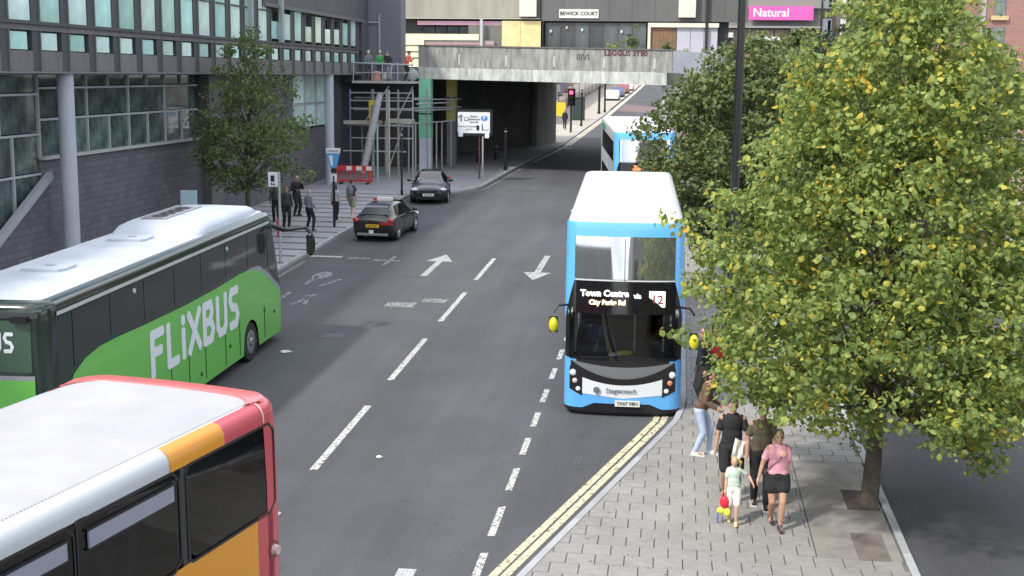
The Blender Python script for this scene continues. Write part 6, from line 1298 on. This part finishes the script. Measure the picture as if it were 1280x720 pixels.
m1, j1 = person('man in black t-shirt and shorts carrying a white garment behind the little girl', 1.10, 22.25, 178, 1.80, ((-.11, .14), (.10, -.16, .03)), ((-.22, .26, .98), (.27, .08, .86)), 'mid', ('black', (.016, .016, .018)), 'short', ('black', (.02, .02, .022)), 'shorts', (.04, .04, .04), (.03, .02, .015), 'short', V3, build_=1.12, eyes=True)
hp = Matrix.Translation(m1.location) @ Matrix.Rotation(m1.rotation_euler.z, 4, 'Z') @ j1['arm'][0][2]
V = []; F = []; nn, mm_ = 12, 14; rn = random.Random(2)
for i in range(nn):
    for k in range(mm_):
        u, v = i / (nn - 1) - .5, k / (mm_ - 1); V.append((u * (.38 + .14 * v), .07 + .035 * math.sin(u * 22 + v * 3) * (1 - .2 * v) - .03, .10 - v * (.34 + .05 * math.sin(u * 13)) + .02 * math.sin(u * 9)))
for i in range(nn - 1):
    for k in range(mm_ - 1): a = i * mm_ + k; F.append((a, a + 1, a + mm_ + 1, a + mm_))
q = MB(); q.add(V, F); q.add([(x, y + .02, z) for x, y, z in V], [f[::-1] for f in F]); tag(q.build('folded_cloth', mat('cloth_white', (.78, .79, .84), .9), None, hp, True), 'crumpled white garment draped over the arm of the man in black shorts', 'clothing')
person('man in an olive brown t-shirt and black trousers behind the woman in pink', 1.60, 21.95, 182, 1.80, ((-.10, .12), (.10, -.14)), ((-.24, .08, .84), (.24, .12, .9)), 'mid', ('olive', (.10, .085, .055)), 'short', ('ink', (.012, .012, .015)), 'trousers', (.03, .03, .03), (.05, .03, .02), 'short', V3, build_=1.08, shoe_h=1)
person('person in pale blue jeans, brown jacket and white trainers leaning beside the bus corner', .60, 24.7, 105, 1.68, ((-.13, .16), (.10, -.05)), ((-.16, .34, 1.0), (.2, .36, 1.0)), 'mid', ('brown', (.13, .075, .05)), 'long', ('denim', (.42, .50, .66)), 'trousers', (.75, .75, .76), (.03, .02, .02), 'short', V3, lean=.35, shoe_h=1)
person('person all in black standing at the bus door under the yellow mirror', .72, 27.9, 250, 1.80, ((-.1, .05), (.1, -.03)), None, 'mid', ('black', (.016, .016, .018)), 'long', ('black', (.02, .02, .022)), 'trousers', (.03, .03, .03), (.03, .02, .015), 'short', .014, build_=1.1)
person('person in a bright red top half hidden by the leaves next to the bus door', 0.98, 28.9, 200, 1.66, ((-.1, .05), (.1, -.03)), None, 'mid', ('red', (.62, .03, .04)), 'long', ('navy', (.03, .035, .06)), 'trousers', (.1, .1, .1), (.03, .02, .015), 'long', .014)
# left footway
person('person in a dark coat with a hand at the mouth behind the bus stop', -17.0, 56.7, 120, 1.80, ((-.1, .05), (.1, -.03)), ((-.1, .25, 1.38), (.2, .2, 1.1)), 'pale', ('black', (.016, .016, .018)), 'long', ('black', (.02, .02, .022)), 'trousers', (.03, .03, .03), (.25, .2, .15), 'short', .018, build_=1.15)
person('dark dressed person nearest the bus stop pole with a bag', -16.35, 53.0, 150, 1.72, ((-.1, .05), (.1, -.03)), None, 'pale', ('charcoal', (.05, .05, .055)), 'long', ('black', (.02, .02, .022)), 'trousers', (.03, .03, .03), (.06, .04, .03), 'long', .018, build_=1.1)
person('dark figure waiting between the bus stop flag and the wall', -17.3, 54.6, 170, 1.74, ((-.1, .05), (.1, -.03)), None, 'mid', ('slate', (.07, .08, .085)), 'long', ('black', (.02, .02, .022)), 'trousers', (.03, .03, .03), (.02, .02, .02), 'short', .018)
person('bald man in a light grey top and black trousers standing alone on the left footway', -15.15, 52.3, 30, 1.72, ((-.16, .02), (.17, .06)), ((-.2, .16, .95), (.2, .16, .95)), 'pale', ('lightgrey', (.24, .25, .28)), 'long', ('black', (.02, .02, .022)), 'trousers', (.03, .03, .03), (.4, .35, .3), 'bald', .018)
person('person in a white top and black trousers just behind the parking post', -14.72, 54.9, 20, 1.66, ((-.08, .2), (.08, -.15)), None, 'pale', ('white2', (.42, .42, .44)), 'short', ('black', (.02, .02, .022)), 'trousers', (.5, .5, .5), (.07, .03, .03), 'long', .018)
pb_, jb = person('person in shorts walking away with a grey backpack beside the parking post', -14.35, 56.3, 10, 1.74, ((-.08, .2), (.08, -.2)), None, 'pale', ('dkgrey', (.05, .055, .06)), 'short', ('stone', (.28, .28, .20)), 'shorts', (.45, .42, .38), (.05, .04, .03), 'short', .018)
q = MB(); q.ell((0, -.22, 1.25), (.17, .11, .26), 12, 8); tag(q.build('backpack', mat('pack_grey', (.16, .17, .19), .8), None, None, True), 'grey backpack on the person in shorts by the parking post', 'backpack').matrix_world = Matrix.Translation(pb_.location) @ Matrix.Rotation(pb_.rotation_euler.z, 4, 'Z')
# workers on the top lift
for k, (lb, x, face, c, hlm, b_, ln, hs) in enumerate((('scaffold worker in grey with a white helmet at the left end of the top lift', -18.05, 150, (.16, .17, .19), (.7, .7, .68), (.06, .06, .07), 0, None), ('scaffold worker in a green bib with a white helmet', -17.35, 170, (.08, .40, .12), (.55, .57, .55), (.05, .05, .06), .4, None), ('scaffold worker in dark clothes bending beside the green bib', -16.75, 200, (.06, .065, .07), (.1, .1, .1), (.3, .31, .33), .6, None), ('scaffold worker in a bright coral orange vest at the right end of the top lift', -15.8, 100, (.80, .16, .12), (.12, .04, .03), (.015, .015, .02), .35, ((-.1, .4, 1.25), (.2, .4, 1.2))))):
    person(lb, x, 75.0, face, 1.72, ((-.12, .04), (.12, -.03)), hs or ((-.2, .3, 1.0), (.2, .3, 1.0)), 'pale', ('work%d' % k, c), 'long', ('workb%d' % k, b_), 'trousers', (.05, .05, .05), (.05, .04, .03), 'short', .020, lean=ln, z=7.585, cap=hlm)
person('distant figure in black walking on the bright footway beside the red traffic light', -10.1, 116.6, 175, 1.72, ((-.08, .2), (.08, -.18)), None, 'mid', ('black', (.016, .016, .018)), 'long', ('black', (.02, .02, .022)), 'trousers', (.05, .05, .06), (.03, .02, .02), 'long', .022)

# far parked cars beyond the underpass (too small to show their parts)
for k, (x, y, c, n) in enumerate(((-9.0, 175, (.7, .7, .72), 'white'), (-8.8, 186, (.10, .13, .22), 'blue'), (-8.6, 198, (.28, .10, .10), 'dark red'), (-8.4, 210, (.65, .65, .66), 'pale silver'))):
    q = MB(); P_ = [(-2.1, .3), (-2.1, .85), (-1.3, .98), (-.8, 1.45), (.7, 1.45), (1.35, .95), (2.1, .8), (2.1, .3)]
    q.prism(P_, lambda u, v, w: (w, u, v), -.85, .85); q.cur = 1; q.prism([(-1.2, 1.0), (-.78, 1.38), (.66, 1.38), (1.2, 1.0)], lambda u, v, w: (w, u, v), -.87, .87); q.cur = 2
    for yc in (-1.3, 1.3): q.tube([(-.88, yc, .32), (.88, yc, .32)], .32, 12)
    o = fixn(q.build('distant_car', [mat('farcar%d' % k, c, .3, coat=.5), DKGLASS, TYRE], None, (x + .2, y, gz(y) + .0))); tag(o, n + ' car parked along the far kerb beyond the underpass', 'car', 'cars far up the street')
